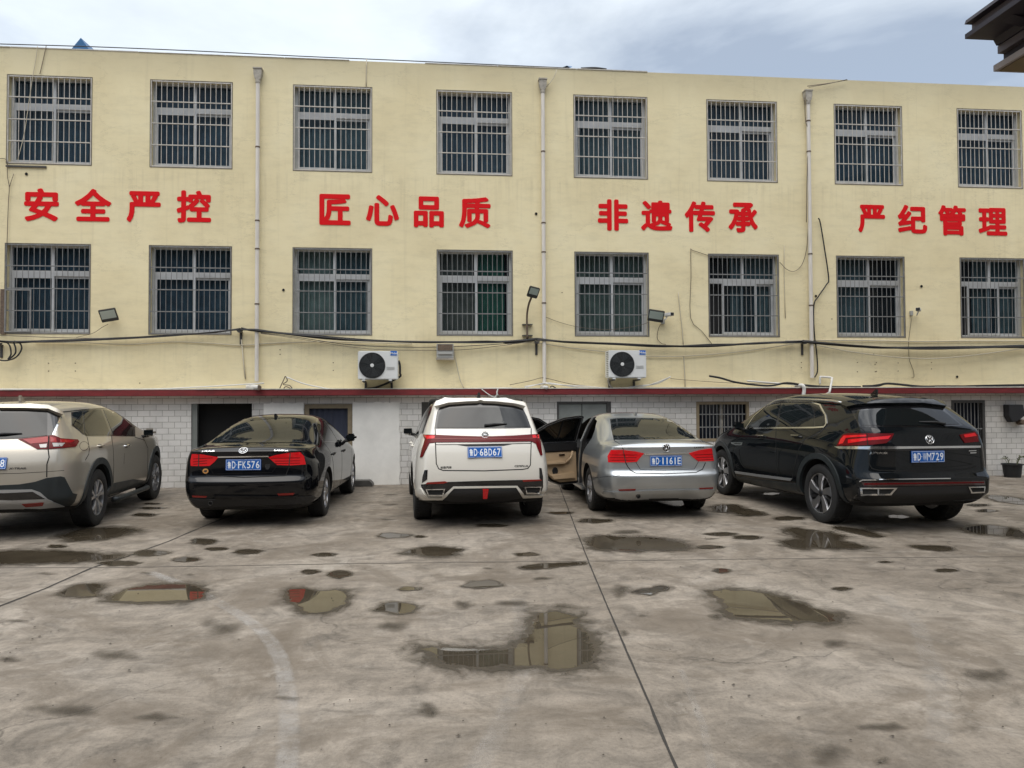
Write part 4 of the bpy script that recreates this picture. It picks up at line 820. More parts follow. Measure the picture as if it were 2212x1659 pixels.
# ================================================================== unseen block added behind the camera to darken reflections in paint and glass
ob = empty('added_dark_block', (0, -13, 0), 'plain dark block added unseen behind the camera to darken reflections', 'building')
M_OPP = mat('added_block_grey', (.13, .115, .10), .85, var=.25, vscale=1.2); M_OPPW = mat('added_block_glass', (.02, .024, .03), .15)
hs = [(x, x+1.8, z, z+1.7) for x in range(-34, 36, 4) for z in (1.0, 4.6, 8.0)]
wl = holes_wall(-38, 38, 0, 11, hs, 0, -.2); wl.add([(-38,0,11),(38,0,11),(38,-9,11),(-38,-9,11)], [(0,1,2,3)]); wl.build('wall', M_OPP, ob)
for h in hs: MB().box(h[0], h[1], -.2, -.16, h[2], h[3]).build('window', M_OPPW, ob)

# ================================================================== cars
def paint(name, col, metal=.0, rough=.35, flake=0.0, coat=1.0):
    m = mat(name, col, rough, metal, .5, coat); nt = m.node_tree; b = nt.nodes['Principled BSDF']; l = nt.links.new
    tc = N(nt, 'ShaderNodeTexCoord'); n = N(nt, 'ShaderNodeTexNoise', i_Scale=3.0, i_Detail=7.0, i_Roughness=.65); l(tc.outputs['Object'], n.inputs['Vector'])
    r = ramp(nt, [(.35, .015), (.75, .05)]); l(n.outputs['Fac'], r.inputs['Fac']); l(r.outputs['Color'], b.inputs['Coat Roughness'])   # a film of dust
    sp = N(nt, 'ShaderNodeSeparateXYZ'); l(tc.outputs['Object'], sp.inputs[0]); mr = N(nt, 'ShaderNodeMapRange'); mr.inputs['From Min'].default_value = .75; mr.inputs['From Max'].default_value = .2
    mr.inputs['To Max'].default_value = .75 if sum(col) > .3 else .05; l(sp.outputs['Z'], mr.inputs['Value']); mu = N(nt, 'ShaderNodeMath', operation='MULTIPLY'); l(mr.outputs[0], mu.inputs[0]); l(n.outputs['Fac'], mu.inputs[1])
    mx = N(nt, 'ShaderNodeMix', data_type='RGBA'); l(mu.outputs[0], mx.inputs['Factor']); b.inputs['Specular IOR Level'].default_value = .5 if sum(col) > .3 else .0; b.inputs['Coat IOR'].default_value = 1.5 if sum(col) > .3 else 1.42; mx.inputs['A'].default_value = (*col, 1); mx.inputs['B'].default_value = (.20, .175, .14, 1); l(mx.outputs['Result'], b.inputs['Base Color'])
    return m
P_WHITE = paint('pearl_white_paint', (.70, .675, .61), rough=.32); P_BLACK = paint('black_paint', (.0025, .003, .0045), rough=.3); P_SILVER = paint('silver_paint', (.44, .47, .49), .75, .34)
P_CHAMP = paint('champagne_paint', (.52, .475, .40), .6, .34); P_GREY = paint('dark_grey_paint', (.0045, .006, .0075), .0, .3)
M_CLAD = mat('black_plastic_cladding', (.016, .021, .023), .45, var=.15, vscale=5); M_TINT = mat('tinted_glass', (.006, .008, .009), .02, spec=.5, coat=0)
M_TINT.node_tree.nodes['Principled BSDF'].inputs['IOR'].default_value = 1.49
M_RGLASS = M_TINT
M_SEAM = mat('panel_gap', (.004, .004, .004), .9); M_CHROME = mat('chrome', (.75, .76, .77), .12, 1.0); M_TYRE = mat('tyre_rubber', (.013, .013, .013), .75, var=.25, vscale=12)
M_RIM = mat('alloy_rim', (.48, .48, .49), .28, .9); M_RIMD = mat('dark_alloy', (.03, .03, .032), .35, .6); M_DISC = mat('brake_disc_dark', (.02, .02, .02), .6)
M_LAMP = mat('red_lamp_lens', (.66, .004, .010), .12, spec=.3, coat=.35); M_LAMPD = mat('dark_red_lens', (.115, .003, .005), .22, spec=.22)
M_LAMPM = mat('mid_red_lens', (.30, .005, .008), .15, spec=.3, coat=.3); M_LAMPDD = mat('smoked_lens', (.030, .004, .006), .06, spec=.6, coat=1.0)
M_LAMPW = mat('clear_lens', (.42, .40, .38), .12, spec=.6, coat=1.0); M_REFL = mat('red_reflector', (.20, .012, .008), .25); M_PLATE = mat('blue_plate', (.006, .10, .40), .45, spec=.3); M_PLATEF = mat('plate_text', (.72, .76, .80), .45)
M_BLACKP = mat('gloss_black_trim', (.006, .006, .007), .15, coat=.5); M_LINER = mat('arch_liner', (.006, .006, .006), .9); M_BEIGE = mat('beige_trim', (.43, .31, .19), .55, var=.06, vscale=6)
M_MATTE = mat('matte_black_trim', (.012, .012, .013), .6); M_SILVERP = mat('silver_plastic', (.42, .43, .44), .35, .6); M_BADGE = mat('dark_badge', (.07, .07, .072), .3, .7); M_STICK = mat('orange_sticker', (.50, .24, .07), .5)

def lerp_row(row, x):
    if x <= row[0][0]: return row[0]
    if x >= row[-1][0]: return row[-1]
    for a, b in zip(row, row[1:]):
        if a[0] <= x <= b[0]:
            t = (x-a[0])/(b[0]-a[0]); return (x, a[1]+(b[1]-a[1])*t, a[2]+(b[2]-a[2])*t)
def body_mesh(rows, xs, bulge, fbulge, level=3, creases=()):
    """rows: feature lines r1 (sill) .. r9 (centre line), each (x, y, z) from tail to nose; mirrored in y"""
    nr = len(rows); v = []; f = []; idx = {}
    def vert(key, p):
        if key not in idx: idx[key] = len(v); v.append(p)
        return idx[key]
    ns = len(xs)+2
    def pt(i, r):
        row = rows[r]
        if i == 0: return row[0]
        if i == ns-1: return row[-1]
        lo, hi = row[0][0], row[-1][0]; x = xs[i-1]
        x = min(max(x, lo+.05*(i)), hi-.05*(ns-1-i)); return lerp_row(row, x)
    # ring order: left side r0..r(n-1) (centre), then right side back down; bottom columns
    bot = (.62, .30, 0.0)
    def gv(i, r, s):      # s = +1 left, -1 right ; r >= 0 rows ; r < 0 bottom columns
        if r >= 0:
            x, y, z = pt(i, r)
            if y == 0: s = 0
            return vert((i, r, s), (x, y*s if s else 0.0, z))
        x, y, z = pt(i, 0); k = bot[-r-1]
        if k == 0: s = 0
        return vert((i, r, s), (x, y*k*s if s else 0.0, z-.005))
    seq = [-3, -2, -1]+list(range(nr))
    for i in range(ns-1):
        for a, b in zip(seq, seq[1:]):
            f.append((gv(i, a, 1), gv(i+1, a, 1), gv(i+1, b, 1), gv(i, b, 1)))
            f.append((gv(i, b, -1), gv(i+1, b, -1), gv(i+1, a, -1), gv(i, a, -1)))
    # caps: rows 0..6 (r7 = index 6), columns follow r8, r9 (index 7, 8)
    for end, bl in ((0, bulge), (ns-1, fbulge)):
        top = nr-3; cols = [1.0, .52, 0.0]; sgn = -1 if end == 0 else 1
        def cv(r, c, s):
            if c == 0: return gv(end, r, s)
            if r == top: return gv(end, top+c, s)
            if r == 0: 
                return gv(end, -2 if c == 1 else -3, s)
            x, y, z = pt(end, r); k = cols[c]; ss = 0 if c == 2 else s
            return vert((end, 'c', r, c, ss), (x+sgn*bl[r]*(1-k*k), y*k*ss, z))
        for s in (1, -1):
            for r in range(top):
                for c in (0, 1):
                    if r == 0 and c == 0:
                        q = [cv(0, 0, s), gv(end, -1, s), cv(0, 1, s), cv(1, 1, s), cv(1, 0, s)]
                    else: q = [cv(r, c, s), cv(r, c+1, s), cv(r+1, c+1, s), cv(r+1, c, s)]
                    f.append(tuple(q) if s*sgn > 0 else tuple(q[::-1]))
    me = bpy.data.meshes.new('cage'); me.from_pydata(v, [], f); bm = bmesh.new(); bm.from_mesh(me)
    cl = bm.edges.layers.float.new('crease_edge')
    inv = {n: k for k, n in idx.items()}
    for e in bm.edges:
        k0, k1 = inv[e.verts[0].index] if False else None, None
    bm.verts.ensure_lookup_table()
    for e in bm.edges:
        a, b = inv[e.verts[0].index], inv[e.verts[1].index]
        for (r, amt, i0, i1) in creases:
            if len(a) == 3 and len(b) == 3 and a[1] == b[1] == r and i0 <= min(a[0], b[0]) and max(a[0], b[0]) <= i1: e[cl] = amt
            if 'c' in a+b and 0 in (i0,):      # carry the crease round the tail
                ra = a[1] if len(a) == 3 else a[2]; rb = b[1] if len(b) == 3 else b[2]
                if ra == rb == r and a[0] == b[0] == 0: e[cl] = amt
    bmesh.ops.recalc_face_normals(bm, faces=bm.faces); bm.to_mesh(me); bm.free()
    o = bpy.data.objects.new('cage', me); COL.objects.link(o); md = o.modifiers.new('s', 'SUBSURF'); md.levels = level; md.render_levels = level
    dg = bpy.context.evaluated_depsgraph_get(); out = bpy.data.meshes.new_from_object(o.evaluated_get(dg))
    bpy.data.objects.remove(o); bpy.data.meshes.remove(me); return out
def boolean(me, cutters, mlist):
    """cutters: list of (MB, material)"""
    o = bpy.data.objects.new('b', me); COL.objects.link(o); cs = []
    for i, (mb, m) in enumerate(cutters):
        c = bpy.data.objects.new('c', mb.mesh('c', m)); COL.objects.link(c); cs.append(c)
        md = o.modifiers.new('b%d' % i, 'BOOLEAN'); md.object = c; md.operation = 'DIFFERENCE'; md.solver = 'EXACT'; md.material_mode = 'TRANSFER'
    dg = bpy.context.evaluated_depsgraph_get(); out = bpy.data.meshes.new_from_object(o.evaluated_get(dg))
    bpy.data.objects.remove(o)
    for c in cs: bpy.data.objects.remove(c)
    return out

class Car:
    def __init__(s, name, spec, pos, heading, pnt, label, T):
        s.T = T; s.spec = spec; s.paint = pnt; s.root = empty(name, (pos[0], pos[1], 0), label, 'car', None, radians(heading)); s.name = name
        s.root['group'] = 'cars parked in a row before the building'
        s.M = Matrix.Translation((pos[0], pos[1], 0)) @ Matrix.Rotation(radians(heading), 4, 'Z'); s.Mi = s.M.inverted()
        me = body_mesh(spec['rows'], spec['xs'], spec['bulge'], spec['fbulge'], 3, spec.get('creases', ()))
        s.bvh = BVHTree.FromPolygons([v.co.copy() for v in me.vertices], [p.vertices[:] for p in me.polygons])
        s.o = s.Mi @ CP
        wr = spec['wheel_r']; cuts = []
        for xw in (0, spec['wb']):
            for sg in (1, -1):
                y0, y1 = sorted((sg*(spec['hw']-.36), sg*(spec['hw']+.3))); R = wr+spec.get('arch', .045)
                c = MB(); poly = [(xw+R*cos(a), wr+.01+R*sin(a)*spec.get('archk', 1.0)) for a in [pi*k/20 for k in range(21)]]+[(xw-R, -.2), (xw+R, -.2)]
                c.prism(poly, 'y', y0, y1); cuts.append((c, M_LINER))
        me.materials.append(pnt)
        me = boolean(me, cuts+spec.get('cuts', []), None)
        names = [m.name if m else '' for m in me.materials]
        if 'arch_liner' in names:
            li = names.index('arch_liner')
            for p in me.polygons:
                if p.normal.z < -.75 and p.center.z < .36: p.material_index = li
        me.polygons.foreach_set('use_smooth', [True]*len(me.polygons)); me.set_sharp_from_angle(angle=radians(35))
        s.body = bpy.data.objects.new('body', me); me.name = 'body'; COL.objects.link(s.body); s.body.parent = s.root
    def hit(s, x, y, near=None):
        d = (s.Mi.to_3x3() @ ray(x, y)).normalized(); h = s.bvh.ray_cast(s.o, d, 60)
        if h[0] is None:
            dist = near or (s.Mi @ CP).length; best = None
            for k in range(41):
                q = s.bvh.find_nearest(s.o+d*(dist-1.5+k*.1))
                if q[0] is not None and (best is None or q[3] < best[3]): best = q
            h = best
        return h[0], h[1]
    def px(s, pts, T=None): return ZP(*(T or s.T), pts)
    def link(s, me, name, parent, m):
        me.materials.clear(); me.materials.append(m); o = bpy.data.objects.new(name, me); COL.objects.link(o); o.parent = parent or s.root; return o
    def finish(s, v3, nrm, tris, bnd, off, th, name, m, parent, mirror, smooth=True):
        out = []
        for sg in ((1, -1) if mirror else (1,)):
            vs = []; fs = []
            n = len(v3); f = lambda p: (p.x, p.y*sg, p.z)
            vs = [f(p+q*off) for p, q in zip(v3, nrm)]+[f(p-q*th) for p, q in zip(v3, nrm)]
            fs = [tuple(t) for t in tris]+[(a, b, b+n, a+n) for a, b in bnd]
            me = bpy.data.meshes.new(name); me.from_pydata(vs, [], fs); bm = bmesh.new(); bm.from_mesh(me)
            bmesh.ops.recalc_face_normals(bm, faces=bm.faces)
            # outward = along the body normal
            bm.faces.ensure_lookup_table(); t0 = bm.faces[0]; q = nrm[tris[0][0]]
            if t0.normal.dot(Vector((q.x, q.y*sg, q.z))) < 0: bmesh.ops.reverse_faces(bm, faces=bm.faces)
            bm.to_mesh(me); bm.free(); me.polygons.foreach_set('use_smooth', [True]*len(me.polygons)); me.set_sharp_from_angle(angle=radians(40))
            out.append(s.link(me, name, parent, m))
        return out
    def grid2d(s, poly, step):
        bm = bmesh.new(); vs = [bm.verts.new((p[0], p[1], 0)) for p in poly]; bm.faces.new(vs)
        bmesh.ops.triangulate(bm, faces=bm.faces)
        for _ in range(7):
            lg = [e for e in bm.edges if e.calc_length() > step]
            if not lg: break
            bmesh.ops.subdivide_edges(bm, edges=lg, cuts=1); bmesh.ops.triangulate(bm, faces=[f for f in bm.faces if len(f.verts) > 3])
        bm.verts.ensure_lookup_table(); bm.verts.index_update()
        P = [(v.co.x, v.co.y) for v in bm.verts]; T = [[v.index for v in f.verts] for f in bm.faces]; B = [(e.verts[0].index, e.verts[1].index) for e in bm.edges if len(e.link_faces) == 1]
        bm.free(); return P, T, B
    def panel(s, name, pts, m, off=.004, th=.006, parent=None, mirror=False, T=None, step=7.0, curve=0):
        """a sheet that lies on the bodywork, outlined where the photo shows it"""
        if curve: pts = [tuple(p)[:2] for p in smooth_path([(x, y, 0) for x, y in pts+[pts[0]]], curve)[:-1]]
        P, Tr, B = s.grid2d(s.px(pts, T), step); H = [s.hit(*p) for p in P]
        return s.finish([h[0] for h in H], [h[1] for h in H], Tr, B, off, th, name, m, parent, mirror)
    def side(s, name, pts, m, off=.004, th=.006, parent=None, sides=(1, -1), step=.07, axis='y'):
        """a sheet on the bodywork outlined in the car's own side view (x, z), or rear view (y, z)"""
        P, Tr, B = s.grid2d(pts, step); out = []
        for sg in sides:
            H = []
            for a, b in P:
                if axis == 'y': h = s.bvh.ray_cast(Vector((a, sg*3, b)), Vector((0, -sg, 0)))
                else: h = s.bvh.ray_cast(Vector((-4, a, b)), Vector((1, 0, 0)))
                if h[0] is None: h = s.bvh.find_nearest(Vector((a, sg*.9, b)) if axis == 'y' else Vector((-1, a, b)))
                H.append(h)
            out += s.finish([h[0] for h in H], [h[1] for h in H], Tr, B, off, th, name, m, parent, False)
        return out
    def seam(s, pts, wd=.009, m=None, name='panel_gap', parent=None, T=None, mirror=False, off=.0015, flat=True):
        P = s.px(pts, T); Q = []
        for a, b in zip(P, P[1:]):
            k = max(2, int(hypot(b[0]-a[0], b[1]-a[1])/5)); Q += [(a[0]+(b[0]-a[0])*j/k, a[1]+(b[1]-a[1])*j/k) for j in range(k)]
        Q.append(P[-1]); H = [s.hit(*q) for q in Q]; return s.ribbon(H, wd, m or M_SEAM, name, parent or s.body, mirror, off)
    def ribbon(s, H, wd, m, name, parent, mirror, off, raise_=0.0):
        v = []; n = len(H); nr = []
        for i, (p, q) in enumerate(H):
            t = (H[min(i+1, n-1)][0]-H[max(i-1, 0)][0]).normalized(); sd = t.cross(q).normalized()*wd/2
            v += [p+sd, p-sd]; nr += [q, q]
        tr = [(2*i, 2*i+1, 2*i+3, 2*i+2) for i in range(n-1)]
        bd = [(2*i, 2*i+2) for i in range(n-1)]+[(2*i+1, 2*i+3) for i in range(n-1)]+[(0, 1), (2*n-2, 2*n-1)]
        return s.finish(v, nr, tr, bd, off, .003, name, m, parent, mirror)
    def seam_side(s, pts, wd=.009, m=None, name='panel_gap', parent=None, sides=(1, -1), off=.0015):
        for sg in sides:
            H = []
            for a, b in zip(pts, pts[1:]):
                k = max(2, int(hypot(b[0]-a[0], b[1]-a[1])/.05))
                for j in range(k+(b == pts[-1])):
                    q = (a[0]+(b[0]-a[0])*j/k, a[1]+(b[1]-a[1])*j/k); h = s.bvh.ray_cast(Vector((q[0], sg*3, q[1])), Vector((0, -sg, 0)))
                    if h[0] is None: h = s.bvh.find_nearest(Vector((q[0], sg*.8, q[1])))
                    H.append((h[0], h[1]))
            s.ribbon(H, wd, m or M_SEAM, name, parent or s.body, False, off)
    def plate(s, cx, cy, txt, w=.44, h=.14, tilt=None, T=None):
        (X, Y), = s.px([(cx, cy)], T); p, q = s.hit(X, Y); q = Vector((q.x, 0, q.z)).normalized()
        zx = Vector((0, -1, 0)); up = q.cross(zx).normalized(); 
        if up.z < 0: up = -up
        Rm = Matrix((zx, up, q)).transposed().to_4x4(); Rm.translation = p+q*.010
        pl = MB().box(-w/2, w/2, -h/2, h/2, -.012, 0).build('license_plate', M_PLATE, s.root, bevel=.003); pl.matrix_local = Rm
        fr = MB().box(-w/2+.006, w/2-.006, h/2-.009, h/2-.006, .0, .0012).box(-w/2+.006, w/2-.006, -h/2+.006, -h/2+.009, .0, .0012).box(-w/2+.006, -w/2+.009, -h/2+.009, h/2-.009, 0, .0012).box(w/2-.009, w/2-.006, -h/2+.009, h/2-.009, 0, .0012).build('plate_border', M_PLATEF, pl)
        def put(t, x0, x1, y0, y1, thick=.03):
            me = bold_text(t, thick); b = mesh_bounds(me)
            for v in me.vertices: v.co = (x0+(v.co.x-b[0])/(b[1]-b[0])*(x1-x0), y0+(v.co.y-b[2])/(b[3]-b[2])*(y1-y0), .0006+v.co.z*.004)
            me.materials.clear(); me.materials.append(M_PLATEF); o = bpy.data.objects.new('plate_character', me); COL.objects.link(o); o.parent = pl
        pitch = (w-.03)/7.35
        for i, c in enumerate(txt):
            x0 = -w/2+.017+pitch*(i+(.35 if i >= 2 else 0)); k = .30 if c in '1I' else .98 if c in 'WM' else .80
            if c == ' ': continue
            put(c, x0+pitch*(1-k)/2, x0+pitch*(1+k)/2, -h/2+.024, h/2-.024, .022 if i == 0 else .004 if c in 'WM' else .016)
        MB().tube([(-w/2+.017+pitch*2.12, 0, 0), (-w/2+.017+pitch*2.12, 0, .0016)], .005, 10).build('plate_dot', M_PLATEF, pl)
        for sx in (-1, 1): MB().tube([(sx*w*.27, -h/2+.012, 0), (sx*w*.27, -h/2+.012, .004)], .006, 8).build('plate_screw', M_RUST, pl)
        return pl
    def lettering(s, txt, cx, cy, wpx, m, T=None, h=None, name='lettering', bold=.03, depth=.004, italic=0.0):
        """raised lettering centred at a photo pixel, wpx wide in photo pixels"""
        (X, Y), (X2, _) = s.px([(cx, cy), (cx+wpx, cy)], T); p, q = s.hit(X, Y); dist = (p-s.o).length
        w = (X2-X)*dist/FPX*1.02; me = bold_text(txt, bold); b = mesh_bounds(me); sc_ = w/(b[1]-b[0]); hh = h or (b[3]-b[2])*sc_
        zx = Vector((0, -1, 0)); zx = (zx-q*zx.dot(q)).normalized(); up = q.cross(zx).normalized()
        for v in me.vertices:
            yy = ((v.co.y-b[2])/(b[3]-b[2])-.5)*hh; xx = (v.co.x-(b[0]+b[1])/2)*sc_+yy*italic; L_ = p+zx*xx+up*yy
            hh_ = s.bvh.find_nearest(L_); v.co = hh_[0]+hh_[1]*(.002+v.co.z*depth*6)
        return s.link(me, name, s.root, m)
    def emblem(s, cx, cy, r, kind='vw', T=None, lift=.006):
        (X, Y), = s.px([(cx, cy)], T); p, q = s.hit(X, Y); zx = Vector((0, -1, 0)); zx = (zx-q*zx.dot(q)).normalized(); up = q.cross(zx)
        Rm = Matrix((zx, up, q)).transposed().to_4x4(); Rm.translation = p+q*lift
        base = MB().lathe([(0, 0), (r*.98, 0), (r*.98, -.006)], 32, axis='z').build('emblem', M_BLACKP, s.root, smooth=True); base.matrix_local = Rm
        g = MB(); t = r*.085
        def bar(a, b): g.tube([(a[0]*r, a[1]*r, .001), (b[0]*r, b[1]*r, .001)], t, 6)
        if kind == 'vw':
            g.tube([(r*.93*cos(2*pi*k/40), r*.93*sin(2*pi*k/40), .001) for k in range(41)], t, 6, cap=False)
            bar((-.30, .86), (0, .12)); bar((.30, .86), (0, .12)); bar((-.70, .56), (-.34, -.70)); bar((.70, .56), (.34, -.70)); bar((-.34, -.70), (0, -.02)); bar((.34, -.70), (0, -.02))
        else:
            g.tube([(r*.93*cos(2*pi*k/40)*(1.05), r*.80*sin(2*pi*k/40), .001) for k in range(41)], t*.7, 6, cap=False)
            bar((-.40, .42), (-.02, -.48)); bar((.40, .42), (.02, -.48)); bar((-.28, .42), (0, -.2)); bar((.28, .42), (0, -.2))
        g.build('emblem_mark', M_CHROME, base, smooth='all')
    def wheels(s, rim='five', R=None, width=.215, fr=None, face=M_RIM, front_y=None):
        sp = s.spec; R = sp['wheel_r']; rr = sp['rim_r']
        for xw in (0, sp['wb']):
            for sg in (1, -1):
                yo = sp['hw']-sp.get('inset', .025)       # outer tyre face
                e = MB(); w = width
                prof = [(rr*.97, -w+.02), (R*.93, -w), (R*.985, -w+.012), (R, -w+.04), (R, -w*.5), (R, -.04), (R*.985, -.014), (R*.94, -.002), (rr*1.10, .002), (rr*1.02, -.008), (rr, -.020)]
                e.lathe(prof, 56); tyre = e.build('wheel', M_TYRE, s.root, smooth=True)
                tyre.location = (xw, sg*yo, R); tyre.rotation_euler = (0, 0, 0 if sg > 0 else pi)
                tr = MB()
                for k in range(56):                      # tread blocks
                    a = 2*pi*k/56
                    for (a0, a1) in ((-w+.03, -w*.68), (-w*.62, -w*.40), (-w*.34, -.03)):
                        c_, s_ = cos(a), sin(a); da = .036
                        P = [(( R-.002)*cos(a+o_), y_, (R-.002)*sin(a+o_)) for o_ in (-da, da) for y_ in (a0, a1)]+[((R+.005)*cos(a+o_*.8), y_, (R+.005)*sin(a+o_*.8)) for o_ in (-da, da) for y_ in (a0, a1)]
                        tr.add(P, [(0,1,3,2),(4,6,7,5),(0,4,5,1),(2,3,7,6),(0,2,6,4),(1,5,7,3)])
                tr.build('tread', M_TYRE, tyre)
                b = MB(); b.lathe([(rr, -.020), (rr*.985, -.010), (rr*.95, -.014), (rr*.93, -.05), (rr*.90, -w+.03), (0, -w+.03)], 56)
                b.build('rim', face, tyre, smooth=True)
                MB().lathe([(0, -.085), (rr*.72, -.085), (rr*.72, -.10), (0, -.10)], 40).build('brake_disc', M_DISC, tyre, smooth=True)
                MB().lathe([(0, -.055), (rr*.93, -.052), (rr*.93, -.09)], 40).build('rim_well', M_LINER, tyre, smooth=True) if False else None
                g = MB(); hubr = rr*.18
                def spoke(a, w0, w1, r0, r1, y0, y1, tw=0.0):
                    P = []
                    for r_, ww, yy, t_ in ((r0, w0, y0, 0), ((r0+r1)/2, (w0+w1)/2, (y0+y1)/2+.004, tw*.5), (r1, w1, y1, tw)):
                        for sd in (-1, 1):
                            an = a+t_; c_, s_ = cos(an), sin(an); px_, pz_ = -s_*sd*ww/2, c_*sd*ww/2
                            P += [(r_*c_+px_, yy, r_*s_+pz_), (r_*c_+px_*1.15, yy-.028, r_*s_+pz_*1.15)]
                    fs = []
                    for j in (0, 1):
                        o = j*4; fs += [(o, o+4, o+6, o+2), (o+1, o+3, o+7, o+5), (o, o+1, o+5, o+4), (o+2, o+6, o+7, o+3)]
                    fs += [(0, 2, 3, 1), (8, 9, 11, 10)]; g.add(P, fs)
                if rim == 'ten':
                    for k in range(5):
                        a = 2*pi*k/5+.3
                        for d in (-.17, .17): spoke(a+d*.55, .020, .030, hubr*.8, rr*.96, -.022, -.012, d*.75)
                elif rim == 'five':
                    for k in range(5): spoke(2*pi*k/5+.5, .058, .070, hubr*.6, rr*.96, -.024, -.012)
                elif rim == 'blade':
                    for k in range(5):
                        a = 2*pi*k/5+.2
                        spoke(a, .050, .115, hubr*.7, rr*.96, -.020, -.008, .26*sg); 
                    gg = MB(); g2, g = g, gg
                    for k in range(5): spoke(2*pi*k/5+.2+.62, .026, .05, hubr*.7, rr*.95, -.040, -.026, .18*sg)
                    gg.build('dark_spokes', M_RIMD, tyre, bevel=.003); g = g2
                elif rim == 'vee':
                    for k in range(5):
                        a = 2*pi*k/5+.25
                        for d in (-1, 1): spoke(a, .030, .042, hubr*.8, rr*.96, -.022, -.010, d*.25)
                g.build('spokes', M_RIM, tyre, bevel=.004)
                MB().lathe([(0, -.006), (hubr*.62, -.008), (hubr, -.020), (hubr, -.06)], 24).build('hub_cap', M_RIM if rim != 'blade' else M_RIMD, tyre, smooth=True)
    def mirror_part(s, x, y, z, m, sides=(1, -1)):
        for sg in sides:
            h = s.bvh.ray_cast(Vector((x+.02, sg*3, z-.06)), Vector((0, -sg, 0)))[0]; yb = abs(h.y) if h else y
            b = MB().box(-.07, .055, -.092, .092, -.062, .062); o = b.build('wing_mirror', m, s.root, smooth=True, bevel=.045); o.location = (x, sg*(yb+.108), z+.01)
            MB().box(-.0725, -.069, -.068, .068, -.042, .042).build('mirror_glass', M_TINT, o, bevel=.001)
            MB().tube([(.015, -sg*.15, -.072), (.01, -sg*.09, -.06), (.0, -sg*.02, -.045)], [.030, .026, .03], 10).build('mirror_arm', M_MATTE, o, smooth='all')
    def fin(s, x, m, h=.075, y=0.0):
        q = s.bvh.ray_cast(Vector((x, y, 4)), Vector((0, 0, -1)))[0]
        o = MB().prism([(-.015, -.004), (.15, -.012), (.06, h*.55), (.0, h), (-.02, h)], 'y', -.018, .018).build('roof_antenna', m, s.root, bevel=.006); o.location = (q.x, y, q.z)

# ------------------------------------------------------------------ the body shapes (tail at negative x, origin under the rear axle)
SEDAN = dict(hw=.8825, wb=2.61, wheel_r=.318, rim_r=.205, inset=.03, arch=.05,
  xs=[-.97,-.80,-.55,-.40,-.05,.42,.95,1.6,2.1,2.55,2.95,3.3], creases=((5, .55, 0, 4), (2, .6, 0, 2), (3, .35, 0, 2)),
  bulge=[.05,.07,.07,.06,.06,.055,.04,0,0], fbulge=[.05]*9,
  rows=[
  [(-.93,.66,.27),(-.75,.78,.235),(0,.82,.20),(2.6,.82,.20),(3.35,.62,.22)],
  [(-1.02,.72,.40),(-.82,.85,.40),(0,.878,.38),(1.3,.87,.38),(2.6,.878,.36),(3.2,.80,.36),(3.46,.6,.36)],
  [(-1.045,.71,.60),(-.85,.855,.615),(0,.886,.60),(1.3,.878,.56),(2.6,.884,.58),(3.2,.82,.55),(3.5,.58,.52)],
  [(-.985,.72,.665),(-.82,.855,.68),(0,.888,.72),(1.3,.876,.72),(2.6,.886,.70),(3.15,.82,.68),(3.48,.58,.62)],
  [(-.975,.745,.86),(-.80,.835,.87),(0,.876,.885),(1.3,.874,.86),(2.6,.868,.82),(3.1,.79,.76),(3.44,.56,.70)],
  [(-1.0,.70,.985),(-.8,.775,1.0),(-.4,.80,1.01),(0,.81,1.0),(1.3,.825,.955),(2.4,.80,.92),(2.7,.74,.90),(3.1,.66,.84),(3.40,.5,.74)],
  [(-.965,.62,1.015),(-.8,.66,1.03),(-.48,.68,1.045),(0,.635,1.235),(.5,.585,1.40),(1.0,.565,1.435),(1.6,.575,1.40),(2.1,.63,1.21),(2.55,.68,.985),(2.7,.62,.95),(3.1,.5,.88),(3.38,.4,.77)],
  [(-.985,.33,1.035),(-.8,.36,1.048),(-.50,.37,1.062),(0,.35,1.27),(.5,.32,1.435),(1.0,.32,1.472),(1.6,.32,1.44),(2.1,.36,1.245),(2.58,.4,1.0),(3.1,.3,.90),(3.38,.25,.78)],
  [(-.99,0,1.038),(-.8,0,1.052),(-.51,0,1.066),(0,0,1.28),(.5,0,1.445),(1.0,0,1.482),(1.6,0,1.455),(2.1,0,1.26),(2.6,0,1.005),(3.1,0,.905),(3.38,0,.785)]])
